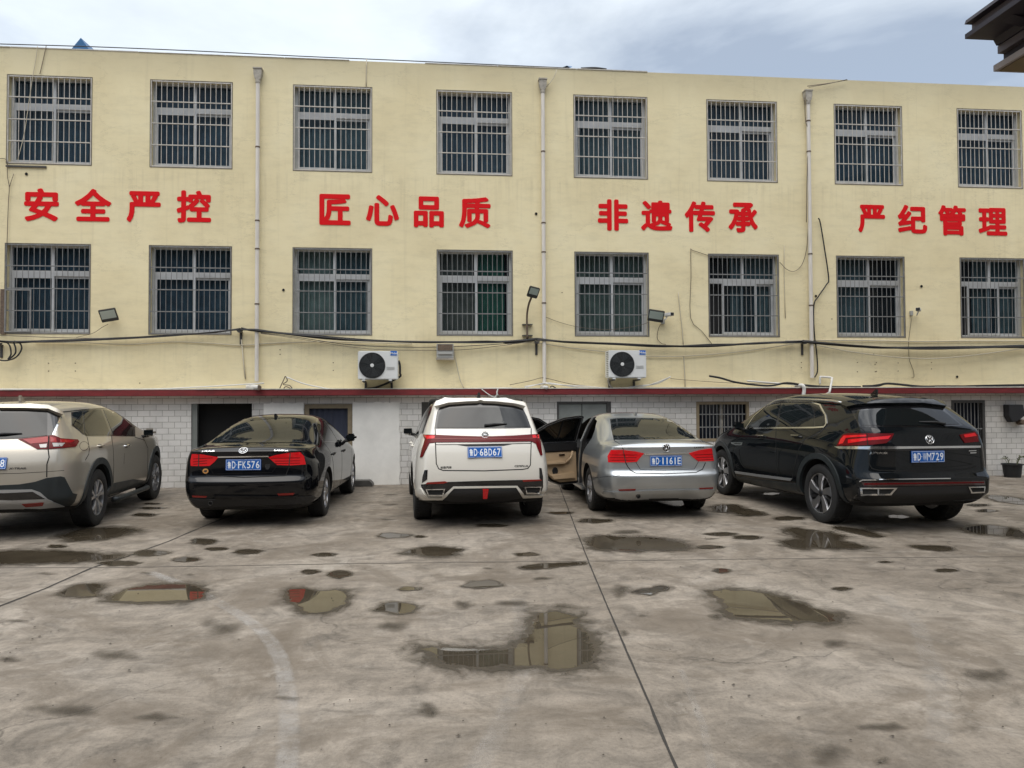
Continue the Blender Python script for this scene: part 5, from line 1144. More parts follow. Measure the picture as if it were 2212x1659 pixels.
WSUV = dict(hw=.932, wb=2.71, wheel_r=.365, rim_r=.245, inset=.03, arch=.05,
  xs=[-.92,-.74,-.5,-.2,.2,.8,1.5,2.0,2.5,2.85,3.2,3.45], creases=((1, .6, 0, 2), (5, .4, 0, 3), (6, .5, 0, 3)),
  bulge=[.06,.075,.08,.08,.075,.07,.06,0,0], fbulge=[.05]*9,
  rows=[
  [(-.84,.70,.30),(-.6,.82,.27),(0,.86,.24),(2.7,.86,.24),(3.4,.62,.25)],
  [(-.97,.80,.44),(-.75,.91,.45),(0,.93,.45),(2.7,.925,.45),(3.3,.8,.4),(3.6,.6,.4)],
  [(-.985,.79,.62),(-.75,.90,.64),(0,.936,.62),(1.4,.92,.6),(2.7,.932,.62),(3.3,.82,.6),(3.62,.58,.58)],
  [(-.975,.77,.82),(-.75,.885,.83),(0,.934,.83),(1.4,.922,.80),(2.7,.93,.80),(3.3,.82,.75),(3.6,.58,.7)],
  [(-.93,.755,1.05),(-.70,.855,1.04),(0,.905,1.0),(1.4,.905,.96),(2.7,.90,.93),(3.2,.8,.88),(3.5,.56,.8)],
  [(-.87,.70,1.165),(-.65,.80,1.15),(0,.84,1.11),(1.4,.85,1.06),(2.5,.82,1.02),(2.9,.74,1.0),(3.2,.66,.96),(3.45,.5,.85)],
  [(-.55,.615,1.625),(-.35,.655,1.65),(0,.66,1.66),(.8,.655,1.67),(1.5,.635,1.63),(2.0,.66,1.46),(2.5,.72,1.18),(2.8,.68,1.07),(3.1,.5,1.02),(3.42,.4,.88)],
  [(-.62,.32,1.665),(-.38,.33,1.685),(.2,.33,1.70),(.9,.33,1.71),(1.6,.33,1.67),(2.0,.36,1.50),(2.55,.4,1.19),(2.8,.4,1.09),(3.1,.3,1.05),(3.42,.25,.89)],
  [(-.63,0,1.675),(-.38,0,1.695),(.2,0,1.71),(.9,0,1.72),(1.6,0,1.685),(2.0,0,1.515),(2.55,0,1.20),(2.8,0,1.10),(3.1,0,1.06),(3.42,0,.90)]])
XT = dict(hw=.92, wb=2.706, wheel_r=.37, rim_r=.235, inset=.02, arch=.06,
  xs=[-.92,-.74,-.5,-.2,.2,.8,1.5,2.0,2.5,2.85,3.2,3.45], creases=((1, .5, 0, 2), (3, .4, 0, 3), (5, .5, 0, 4), (6, .4, 0, 3)),
  bulge=[.06,.075,.08,.08,.075,.07,.06,0,0], fbulge=[.05]*9,
  rows=[
  [(-.84,.66,.32),(-.62,.82,.28),(0,.86,.26),(2.7,.86,.26),(3.4,.62,.27)],
  [(-.98,.72,.46),(-.76,.89,.46),(0,.915,.45),(2.7,.915,.45),(3.3,.8,.4),(3.6,.6,.4)],
  [(-1.0,.72,.66),(-.76,.885,.67),(0,.92,.64),(1.4,.90,.62),(2.7,.92,.64),(3.3,.82,.62),(3.62,.58,.60)],
  [(-.975,.725,.88),(-.75,.88,.89),(0,.922,.90),(1.4,.905,.86),(2.7,.918,.86),(3.3,.82,.82),(3.6,.58,.78)],
  [(-.93,.735,1.05),(-.70,.855,1.06),(0,.895,1.05),(1.4,.895,1.02),(2.7,.90,1.0),(3.25,.82,.96),(3.55,.56,.88)],
  [(-.87,.70,1.17),(-.65,.79,1.17),(0,.835,1.13),(1.4,.84,1.09),(2.5,.82,1.07),(2.9,.76,1.07),(3.25,.68,1.04),(3.5,.5,.95)],
  [(-.58,.585,1.60),(-.35,.62,1.63),(0,.63,1.65),(.8,.64,1.67),(1.4,.63,1.64),(1.9,.655,1.48),(2.4,.72,1.20),(2.75,.68,1.13),(3.1,.5,1.10),(3.46,.4,.97)],
  [(-.66,.32,1.66),(-.38,.33,1.69),(.2,.33,1.71),(.9,.33,1.715),(1.5,.33,1.68),(1.95,.36,1.50),(2.45,.4,1.22),(2.8,.4,1.15),(3.1,.3,1.12),(3.46,.25,.98)],
  [(-.67,0,1.67),(-.38,0,1.70),(.2,0,1.72),(.9,0,1.725),(1.5,0,1.69),(1.95,0,1.51),(2.45,0,1.23),(2.8,0,1.16),(3.1,0,1.13),(3.46,0,.99)]])
TER = dict(hw=.9945, wb=2.98, wheel_r=.382, rim_r=.265, inset=.03, arch=.065,
  xs=[-.90,-.72,-.5,-.2,.25,.9,1.6,2.2,2.7,3.05,3.4,3.7], creases=((1, .5, 0, 2), (2, .7, 0, 2), (3, .45, 0, 2), (4, .5, 0, 3), (5, .5, 0, 4)),
  bulge=[.06,.08,.085,.085,.08,.075,.06,0,0], fbulge=[.05]*9,
  rows=[
  [(-.80,.72,.32),(-.6,.88,.28),(0,.92,.25),(2.98,.92,.25),(3.7,.66,.27)],
  [(-.94,.80,.46),(-.74,.96,.46),(0,.99,.45),(1.5,.975,.45),(2.98,.99,.45),(3.55,.86,.42),(3.86,.64,.42)],
  [(-.965,.80,.655),(-.74,.958,.665),(0,.995,.66),(1.5,.97,.64),(2.98,.995,.66),(3.55,.88,.62),(3.9,.62,.60)],
  [(-.900,.795,.735),(-.71,.945,.76),(0,.995,.86),(1.5,.965,.86),(2.98,.99,.86),(3.55,.88,.80),(3.88,.62,.75)],
  [(-.905,.765,1.06),(-.68,.885,1.06),(0,.965,1.05),(1.5,.95,1.02),(2.98,.955,1.0),(3.5,.85,.94),(3.8,.6,.86)],
  [(-.86,.74,1.17),(-.64,.85,1.17),(0,.895,1.15),(1.5,.90,1.12),(2.7,.87,1.09),(3.1,.79,1.08),(3.45,.70,1.03),(3.72,.52,.92)],
  [(-.52,.60,1.43),(-.3,.64,1.51),(.1,.665,1.585),(.8,.68,1.65),(1.5,.68,1.655),(2.1,.69,1.50),(2.65,.76,1.22),(3.0,.72,1.14),(3.35,.55,1.09),(3.7,.44,.95)],
  [(-.58,.33,1.475),(-.3,.35,1.575),(.1,.35,1.64),(.8,.35,1.695),(1.5,.35,1.70),(2.1,.38,1.545),(2.7,.42,1.23),(3.0,.42,1.16),(3.35,.33,1.11),(3.7,.28,.96)],
  [(-.59,0,1.485),(-.3,0,1.585),(.1,0,1.65),(.8,0,1.71),(1.5,0,1.715),(2.1,0,1.56),(2.7,0,1.24),(3.0,0,1.17),(3.35,0,1.12),(3.7,0,.97)]])
T_XT, T_BK, T_WH, T_SV, T_TE = (0,1500,2.553), (700,1500,2.765), (1500,1500,2.766), (2050,1500,2.765), (2750,1450,1.7696)
import copy
def shape(spec, ky=1.0, kz=lambda x, z: z, **kw):
    s = copy.deepcopy(spec); s['rows'] = [[(x, y*ky, kz(x, z)) for x, y, z in r] for r in s['rows']]; s['hw'] *= ky; s.update(kw); return s
def roofk(z0, dz): return lambda x, z: z if z < z0 else z-dz*(z-z0)/(1.45-z0)
SEDANB = shape(SEDAN, .985, lambda x, z: (z-.03 if z < .3 and x < 0 else z) if z < 1.1 else z-.030*(z-1.1)/.35)
SEDANS = shape(SEDAN, .99, lambda x, z: (z-.02 if z < .3 and x < 0 else z) if z < 1.1 else z-.035*(z-1.1)/.35)
WSUV2 = shape(WSUV, .975, lambda x, z: z if z < 1.2 else z-.032*(z-1.2)/.45)
XT2 = shape(XT, 1.0, lambda x, z: (z+(.05 if x > 2.3 and z > .9 else 0)) if z < 1.2 else z-.065*(z-1.2)/.45)
TER2 = shape(TER, .952)
TER2['rows'][5] = [(-.86,.70,1.235),(-.64,.80,1.225),(0,.865,1.185),(1.5,.87,1.14),(2.7,.845,1.11),(3.1,.77,1.10),(3.45,.69,1.05),(3.72,.50,.94)]
TER2['rows'][6] = [(-.50,.605,1.525),(-.25,.64,1.575),(.2,.655,1.625),(.9,.665,1.66),(1.6,.665,1.655),(2.2,.68,1.50),(2.72,.74,1.22),(3.0,.70,1.14),(3.35,.53,1.09),(3.7,.43,.95)]
TER2['rows'][7] = [(-.57,.33,1.575),(-.25,.34,1.625),(.2,.34,1.675),(.9,.34,1.705),(1.6,.34,1.70),(2.2,.37,1.545),(2.75,.41,1.23),(3.0,.41,1.16),(3.35,.32,1.11),(3.7,.27,.96)]
TER2['rows'][8] = [(-.58,0,1.585),(-.25,0,1.635),(.2,0,1.685),(.9,0,1.715),(1.6,0,1.715),(2.2,0,1.56),(2.75,0,1.24),(3.0,0,1.17),(3.35,0,1.12),(3.7,0,.97)]

M_INTER = mat('car_interior_dark', (.022, .019, .017), .85); M_SEATB = mat('black_seat_fabric', (.014, .014, .015), .8)
M_CARGLASS = glass_material('side_glass', (.62, .72, .72), (.010, .014, .015), .75, .02)
def arch_ring(c, w, m, xw, sides=(1, -1), a0=-.12, off=.012, name='arch_cladding'):
    R = c.spec['wheel_r']+c.spec.get('arch', .045)-.002; zc = c.spec['wheel_r']+.01; n = 26
    ang = [a0+(pi-2*a0)*k/n for k in range(n+1)]
    for sg in sides:
        H = []
        for a in ang:
            q = (xw+(R+w/2)*cos(a), zc+(R+w/2)*sin(a)); h = c.bvh.ray_cast(Vector((q[0], sg*3, q[1])), Vector((0, -sg, 0)))
            if h[0] is None: h = c.bvh.find_nearest(Vector((q[0], sg*.85, q[1])))
            H.append((h[0], Vector((0, sg, 0))))
        v = []; nr = []
        for i, (p, q) in enumerate(H):
            d = Vector((cos(ang[i]), 0, sin(ang[i])))*w/2; v += [p+d, p-d]; nr += [q, q]
        k = len(H); tr = [(2*i, 2*i+1, 2*i+3, 2*i+2) for i in range(k-1)]
        bd = [(2*i, 2*i+2) for i in range(k-1)]+[(2*i+1, 2*i+3) for i in range(k-1)]+[(0, 1), (2*k-2, 2*k-1)]
        c.finish(v, nr, tr, bd, off, .03, name, m, None, False)
def rail(c, pts, r, m, sides=(1, -1), name='roof_rail', lift=.035):
    for sg in sides:
        P = []
        for i, (x, y) in enumerate(pts):
            h = c.bvh.ray_cast(Vector((x, y*sg, 4)), Vector((0, 0, -1)))[0]; k = 0 if i in (0, len(pts)-1) else 1; P.append((x, y*sg, h.z+k*lift-.004))
        MB().tube(smooth_path(P, 5), r, 8).build(name, m, c.root, smooth='all')
def handle(c, x, z, m, sides=(1, -1), ln=.20):
    for sg in sides:
        h = c.bvh.ray_cast(Vector((x, sg*3, z)), Vector((0, -sg, 0))); y = h[0].y
        o = MB().tube(smooth_path([(x-ln/2, y-sg*.012, z-.004), (x-ln*.38, y+sg*.022, z), (x, y+sg*.028, z+.003), (x+ln*.38, y+sg*.022, z+.002), (x+ln/2, y-sg*.012, z)], 4), .0135, 8).build('door_handle', m, c.root, smooth='all')
        c.side('handle_cup', [(x-ln*.3, z-.03), (x+ln*.25, z-.03), (x+ln*.3, z+.015), (x-ln*.3, z+.02)], M_MATTE, .0012, .004, o, (sg,), .05)
def wiper(c, a, b, m=M_MATTE):
    P = c.px([a, b]); h0, n0 = c.hit(*P[0]); h1, n1 = c.hit(*P[1])
    MB().tube([h0+n0*.020, h0.lerp(h1, .4)+n0*.035, h1+n1*.016], [.016, .013, .006], 8).build('rear_wiper', m, c.root, smooth='all')
def exhaust(c, cx, cy, r, deep=.12):
    P, = c.px([(cx, cy)]); h, n = c.hit(*P); x0 = h.x
    MB().lathe([(r, 0), (r*.86, -.002), (r*.84, .06), (r*.84, deep), (0, deep), (0, deep+.01), (r, deep+.01)], 22, axis='y').build('exhaust', M_DARKSTEEL, c.root, smooth=True, loc=(x0-.03, h.y, h.z)).rotation_euler = (0, 0, -pi/2)
def ring(c, name, outer, inner, m, off=.010, mirror=False):
    """chrome surround: a closed ribbon between two outlines of equal length"""
    A = c.px(outer); B = c.px(inner); HA = []; HB = []
    for P, H in ((A, HA), (B, HB)):
        for i in range(len(P)):
            a, b = P[i], P[(i+1) % len(P)]
            for k in range(5): H.append(c.hit(a[0]+(b[0]-a[0])*k/5, a[1]+(b[1]-a[1])*k/5))
    n = len(HA); v = [h[0] for h in HA]+[h[0] for h in HB]; nr = [h[1] for h in HA]+[h[1] for h in HB]
    tr = [(i, (i+1) % n, (i+1) % n+n, i+n) for i in range(n)]; bd = [(i, (i+1) % n) for i in range(n)]+[(i+n, (i+1) % n+n) for i in range(n)]
    return c.finish(v, nr, tr, bd, off, .004, name, m, None, mirror)
def sedan_side(c, sides, glass=M_TINT):
    dlo = [(.10,1.03),(.22,1.155),(.52,1.295),(.90,1.362),(1.25,1.368),(1.58,1.335),(1.88,1.20),(2.30,.965),(1.6,.962),(.9,.985)]
    c.side('window_trim', dlo, M_BLACKP, .003, .004, None, sides)
    c.side('side_window', [(.20,1.045),(.30,1.155),(.56,1.275),(.90,1.338),(1.13,1.345),(1.16,1.0),(.9,1.005)], glass, .005, .004, None, sides)
    c.side('side_window', [(1.23,.998),(1.21,1.346),(1.55,1.315),(1.85,1.175),(2.16,1.0),(1.7,.985)], glass, .005, .004, None, sides)
    c.seam_side([(1.19,1.36),(1.20,.95),(1.20,.34),(1.22,.29)], .010, sides=sides)
    c.seam_side([(.12,1.02),(.24,.88),(.36,.72),(.42,.56),(.52,.38),(.62,.29)], .010, sides=sides)
    c.seam_side([(2.30,.95),(2.30,.80),(2.22,.50),(2.16,.29)], .010, sides=sides); c.seam_side([(.60,.285),(2.2,.285)], .010, sides=sides)
    handle(c, .46, .845, c.paint, sides); handle(c, 1.42, .83, c.paint, sides)

# ------------------------------------------------------------------ black saloon
c = black = Car('black_sedan', SEDANB, (-2.475, 10.72), 88.6, P_BLACK, 'black saloon car with red tail lights in front of the black doorway', T_BK); c.wheels('five')
c.panel('rear_window', [(350,632),(470,512),(560,432),(640,392),(760,372),(1000,364),(1250,366),(1318,378),(1332,410),(1328,510),(1308,630),(1000,630),(680,632)], M_TINT, .004)
c.seam([(345,637),(465,510),(560,428),(640,386),(760,367),(1000,359),(1250,361),(1325,372),(1339,405),(1335,510),(1314,636)], .014, M_BLACKP, 'window_seal', c.root)
for nm, pts, sp_ in (('tail_light', [(142,757),(240,760),(330,775),(425,790),(385,840),(330,884),(240,887),(131,884),(126,830)], [(217,760),(214,886)]),
                ('tail_light', [(965,790),(1050,765),(1180,745),(1305,735),(1345,780),(1364,868),(1200,879),(1060,875),(1010,832)], [(1200,744),(1187,880)])):
    o, = c.panel(nm, pts, M_LAMP, .010, .01); 
    c.seam(sp_, .012, M_LAMPDD, 'lamp_gap', o, off=.0125)
    xs_ = [p[0] for p in pts]; a, b = min(xs_)+30, max(xs_)-60
    for yy in (800, 832, 858): c.seam([(a+(40 if a > 500 and yy > 810 else 0), yy+ (8 if a < 500 else 0)), (b-(60 if a < 500 and yy > 810 else 0), yy-4)], .007, M_LAMPD, 'lens_rib', o, off=.0115)
c.panel('chrome_strip', [(418,781),(968,774),(968,786),(420,795)], M_CHROME, .012, .006, step=20)
c.panel('plate_recess', [(440,806),(960,796),(1050,882),(1005,950),(372,970),(322,893)], P_BLACK, .003, .004); c.seam([(440,806),(960,796),(1050,882),(1005,950),(372,970),(322,893),(440,806)], .010, M_SEAM, 'recess_edge', c.root)
c.plate(695, 872, '鲁DFK576'); c.emblem(693, 722, .056)
c.lettering('上汽大众', 308, 725, 140, M_CHROME, h=.030); c.lettering('LAVIDA', 1105, 718, 142, M_CHROME, h=.024, italic=.2)
P, = c.px([(285,940)]); h, n = c.hit(*P); c.panel('sticker', ell(285, 940, 32, 27, 18, 0), M_STICK, .004, .004, step=30); c.panel('sticker_print', [(272,930),(300,928),(303,946),(290,954),(268,948)], M_BADGE, .006, .002, step=30)
c.panel('sticker', [(925,870),(950,864),(985,868),(980,900),(960,925),(938,920),(930,900)], M_MATTE, .006, .004, step=30)
c.panel('reflector', [(1058,1186),(1245,1176),(1232,1197),(1075,1204)], M_REFL, .006, .004); c.panel('reflector', [(140,1206),(300,1212),(290,1228),(150,1222)], M_REFL, .006, .004)
c.panel('lower_valance', [(108,1236),(200,1240),(390,1242),(1240,1232),(1440,1205),(1480,1225),(1400,1288),(620,1296),(560,1318),(300,1330),(200,1308)], M_MATTE, .010, .012)
c.panel('bumper_lip', [(372,1200),(1230,1206),(1290,1190),(1260,1224),(400,1238)], P_BLACK, .022, .012); exhaust(c, 345, 1285, .030)
c.seam([(1218,690),(1205,745)], .011); c.seam([(180,755),(215,700),(250,690)], .009); c.seam([(200,892),(300,985),(700,1010),(1150,990),(1190,885)], .011); c.seam([(1330,885),(1325,1000),(1500,1005)], .009)
sedan_side(c, (1, -1)); c.mirror_part(1.98, .84, 1.005, P_BLACK); c.fin(.50, P_BLACK, .055)

# ------------------------------------------------------------------ white SUV
c = white = Car('white_suv', WSUV2, (.485, 10.35), 93.8, P_WHITE, 'pearl white SUV with a full width red light bar, parked in the middle', T_WH); c.wheels('five', width=.235)
c.panel('window_trim', [(545,482),(560,380),(575,300),(605,252),(700,226),(900,211),(1040,206),(1200,212),(1400,234),(1500,268),(1542,350),(1588,474),(1300,480),(900,482)], M_BLACKP, .004)  # black rim of the glass, spoiler's shade painted into its top
c.panel('rear_window', [(572,472),(592,340),(620,282),(720,262),(900,256),(1200,256),(1420,270),(1492,305),(1560,462),(1200,470),(900,473)], M_TINT, .008)
c.panel('spoiler', [(560,262),(575,215),(660,186),(1000,184),(1310,182),(1420,212),(1510,266),(1400,236),(1200,214),(1075,210),(1040,200),(1005,210),(900,213),(700,228),(605,256)], P_WHITE, .055, .01)
wiper(c, (1085,455), (1325,438))
bar_ = [(425,548),(560,552),(800,562),(1090,570),(1400,560),(1590,547),(1672,543),(1690,640),(1708,772),(1690,774),(1660,705),(1640,645),(1590,621),(1400,624),(1090,628),(800,630),(560,632),(492,640),(452,720),(420,790),(394,795),(412,710),(446,605)]
o, = c.panel('light_bar', bar_, M_LAMPD, .010, .012); c.seam([(470,600),(560,594),(1090,600),(1590,590),(1650,585)], .008, M_REFL, 'light_strip', o, off=.013)
c.panel('lamp_element', [(440,560),(550,562),(548,590),(470,596)], M_LAMP, .0125, .004, o); c.panel('lamp_element', [(1600,556),(1660,552),(1668,590),(1604,584)], M_LAMP, .0125, .004, o)
c.seam([(553,486),(556,640),(565,860),(590,915),(640,934),(1090,938),(1500,922),(1555,912),(1582,875),(1590,640),(1590,480)], .012); c.seam([(560,656),(800,655),(1090,652),(1590,642)], .009)
c.panel('handle_recess', [(800,660),(1090,656),(1380,652),(1290,668),(900,674)], M_MATTE, .003, .004)
c.plate(1090, 738, '鲁D6BD67'); c.emblem(1092, 552, .052, 'v')
c.lettering('长安汽车', 670, 902, 118, M_BADGE, h=.032); c.lettering('CS75PLUS', 1484, 887, 150, M_BADGE, h=.024)
c.panel('bumper_vent', [(440,930),(472,928),(468,1030),(412,1072),(420,1000)], M_BLACKP, .006, .006); c.panel('bumper_vent', [(1677,905),(1700,912),(1716,1000),(1716,1060),(1680,1018)], M_BLACKP, .006, .006)
c.panel('bumper_insert', [(402,1085),(680,1058),(1090,1045),(1480,1036),(1716,1032),(1718,1110),(1690,1190),(1530,1195),(1430,1108),(750,1116),(640,1215),(480,1215),(410,1120)], M_BLACKP, .006, .006)
c.panel('reflector', [(470,1062),(660,1050),(690,1062),(640,1076),(450,1082)], M_REFL, .010, .004); c.panel('reflector', [(1492,1036),(1690,1030),(1706,1044),(1502,1056)], M_REFL, .010, .004)
c.panel('diffuser', [(756,1130),(1090,1126),(1424,1120),(1500,1222),(1400,1240),(1300,1262),(760,1268),(640,1246),(690,1195)], M_MATTE, .012, .012)
c.panel('lower_trim', [(348,1122),(405,1126),(440,1190),(480,1222),(620,1222),(700,1150),(748,1106),(1090,1102),(1438,1098),(1520,1198),(1722,1190),(1718,1214),(1500,1224),(1424,1118),(1090,1122),(756,1128),(684,1198),(632,1244),(352,1244)], P_WHITE, .018, .018)
for a, b in (([(455,1135),(662,1130),(642,1202),(480,1202)], [(468,1144),(646,1140),(632,1192),(488,1192)]), ([(1514,1110),(1694,1107),(1682,1178),(1535,1178)], [(1526,1118),(1682,1116),(1672,1168),(1544,1168)])):
    ring(c, 'exhaust_trim', a, b, M_CHROME, .020); c.panel('exhaust_mouth', b, M_VOID, .009, .004, step=20)
c.panel('fog_light', [(1064,1132),(1126,1132),(1112,1212),(1068,1212)], M_LAMP, .040, .04, step=20)
dlo = [(-.50,1.19),(-.38,1.53),(.2,1.575),(.9,1.59),(1.5,1.56),(1.9,1.42),(2.40,1.10),(1.5,1.09),(.5,1.125)]
c.side('window_trim', dlo, M_BLACKP, .003, .004); c.side('side_window', [(.30,1.14),(.30,1.54),(.9,1.56),(1.15,1.555),(1.18,1.11)], M_TINT, .005); c.side('side_window', [(1.25,1.11),(1.23,1.55),(1.5,1.535),(1.85,1.40),(2.25,1.12)], M_TINT, .005); c.side('side_window', [(-.42,1.20),(-.33,1.50),(.24,1.54),(.24,1.145)], M_TINT, .005)
c.seam_side([(1.21,1.56),(1.22,.9),(1.22,.34)]); c.seam_side([(.20,1.12),(.32,.95),(.42,.72),(.50,.48),(.62,.34)]); c.seam_side([(2.35,1.08),(2.30,.8),(2.25,.40)])
c.side('sill_cladding', [(.5,.30),(2.2,.30),(2.2,.40),(.5,.40)], M_MATTE, .010); handle(c, .45, .98, P_WHITE); handle(c, 1.42, .965, P_WHITE)
rail(c, [(-.46,.555),(-.25,.575),(.6,.59),(1.3,.585),(1.6,.57)], .026, M_MATTE, lift=.055); c.fin(-.30, M_MATTE, .075); c.mirror_part(2.02, .86, 1.12, P_WHITE)

# ------------------------------------------------------------------ silver saloon with open doors
OPEN_L = [(.50,.27),(2.12,.27),(2.28,.55),(2.28,.92),(1.85,1.19),(1.52,1.315),(1.1,1.345),(.64,1.295),(.34,1.17),(.17,1.05),(.22,.94),(.36,.80),(.45,.55)]
OPEN_R = [(.30,1.02),(.36,1.15),(.62,1.27),(1.1,1.325),(1.52,1.295),(1.83,1.165),(2.12,1.0)]
SEDANS['cuts'] = [(MB().prism(OPEN_L, 'y', -.62, 1.3), M_INTER), (MB().prism(OPEN_R, 'y', -1.3, -.60), M_INTER)]
c = silver = Car('silver_sedan', SEDANS, (3.01, 10.75), 89.7, P_SILVER, 'silver saloon car with both left doors open', T_SV); c.wheels('ten')
c.panel('rear_window', [(932,384),(1000,374),(1300,372),(1560,380),(1632,396),(1720,458),(1838,590),(1400,598),(962,602),(944,480)], M_TINT, .004)
c.seam([(966,610),(938,480),(926,380),(1000,368),(1300,366),(1560,374),(1640,392),(1726,454),(1848,592)], .014, M_BLACKP, 'window_seal', c.root)
for pts, sp_ in (([(935,712),(1060,712),(1200,728),(1288,748),(1240,800),(1210,840),(1090,848),(905,845),(898,780)], [(1062,714),(1090,848)]), ([(1770,748),(1880,715),(2016,693),(2038,830),(1960,834),(1870,835),(1810,790)], None)):
    o, = c.panel('tail_light', pts, M_LAMP, .010, .01)
    if sp_: c.seam(sp_, .012, M_LAMPDD, 'lamp_gap', o, off=.0125)
    a, b = (920, 1215) if sp_ else (1830, 2025)
    for yy in (765, 795, 822): c.seam([(a+ (0 if sp_ else (yy-765)*.4), yy), (b-((yy-765)*.4 if sp_ else 0), yy-(0 if sp_ else 8))], .007, M_LAMPD, 'lens_rib', o, off=.0115)
c.panel('lid_strip', [(1290,750),(1500,745),(1770,744),(1768,752),(1500,760),(1300,768)], M_CHROME, .010, .006, step=20)  # chrome strip along the boot lid
c.seam([(1200,845),(1250,925),(1500,932),(1830,918),(1880,830)], .006, M_SEAM, 'recess_edge', c.root)
c.plate(1525, 830, '鲁D1161E'); c.emblem(1527, 690, .056)
c.lettering('上海大众', 1165, 690, 110, M_SILVERP, h=.026); c.lettering('LAVIDA', 1885, 685, 110, M_BADGE, h=.022, italic=.2)
c.seam([(968,612),(1046,662),(1064,712)], .011); c.seam([(1090,850),(1110,890),(1140,930),(1195,962),(1500,970),(1850,955),(1920,920),(1952,848)], .012); c.seam([(1955,625),(1960,692)], .010)
c.panel('reflector', [(1880,1122),(2034,1116),(2030,1130),(1890,1138)], M_REFL, .006, .004); c.panel('reflector', [(1010,1140),(1200,1133),(1190,1148),(1020,1152)], M_REFL, .006, .004)
c.panel('bumper_lip', [(850,1160),(1000,1160),(1200,1150),(1500,1140),(2040,1135),(2050,1160),(1500,1172),(1000,1188),(840,1180)], P_SILVER, .020, .014); exhaust(c, 1222, 1212, .030)
c.seam([(760,1010),(900,1000),(960,1000),(1100,965)], .005)
sedan_side(c, (-1,), M_CARGLASS); c.fin(.50, P_SILVER, .05); c.mirror_part(1.98, .84, 1.0, P_SILVER, (-1,))
# B pillar, sill and seats seen through the open doorway
def pillar(pts, wd, m, name, dy=.0):
    v = []
    for (x, y, z) in pts: v += [(x-wd/2, y-.05, z), (x+wd/2, y-.05, z), (x+wd/2, y, z), (x-wd/2, y, z)]
    f = []
    for i in range(len(pts)-1):
        for k in range(4): f.append((4*i+k, 4*i+(k+1) % 4, 4*i+4+(k+1) % 4, 4*i+4+k))
    f += [(0, 3, 2, 1), tuple(len(v)-4+k for k in range(4))]; return MB().add(v, f).build(name, m, c.root, bevel=.008)
pillar([(1.16,.80,.26),(1.15,.795,.60),(1.13,.76,.95),(1.09,.66,1.20),(1.05,.575,1.35)], .085, P_SILVER, 'door_pillar')
pillar([(1.08,.79,.26),(1.07,.785,.60),(1.05,.75,.95),(1.01,.65,1.20),(.97,.565,1.35)], .05, M_MATTE, 'pillar_seal')
MB().box(.55, 2.15, .70, .855, .23, .285).build('door_sill', P_SILVER, c.root, bevel=.01)
def seat(x, y0, y1, m, head=True, h=.98):
    e = MB().prism([(x-.02,.42),(x+.50,.45),(x+.54,.56),(x+.12,.56),(x-.12,h),(x-.24,h),(x-.13,.5)], 'y', y0, y1).build('seat', m, c.root, bevel=.03)
    if head: MB().box(x-.26, x-.15, (y0+y1)/2-.13, (y0+y1)/2+.13, h+.03, h+.22).build('headrest', m, e, bevel=.035); MB().box(x-.21, x-.19, (y0+y1)/2-.05, (y0+y1)/2+.05, h-.01, h+.04).build('headrest_post', M_CHROME, e)
seat(.42, .02, .60, M_BEIGE, True, .93); seat(.42, -.60, -.01, M_BEIGE, True, .93); seat(1.32, .12, .60, M_SEATB, True, .97); seat(1.32, -.58, -.10, M_SEATB, True, .97)
MB().prism([(2.0,.55),(2.27,.55),(2.27,.93),(2.05,.95),(1.98,.80)], 'y', -.60, .66).build('dashboard', M_MATTE, c.root, bevel=.02)
MB().lathe([(.165,-.012),(.185,0),(.165,.012),(.148,0),(.165,-.012)], 30).build('steering_wheel', M_MATTE, c.root, smooth=True, loc=(1.86,.34,.86)).rotation_euler = (radians(70), 0, radians(90))
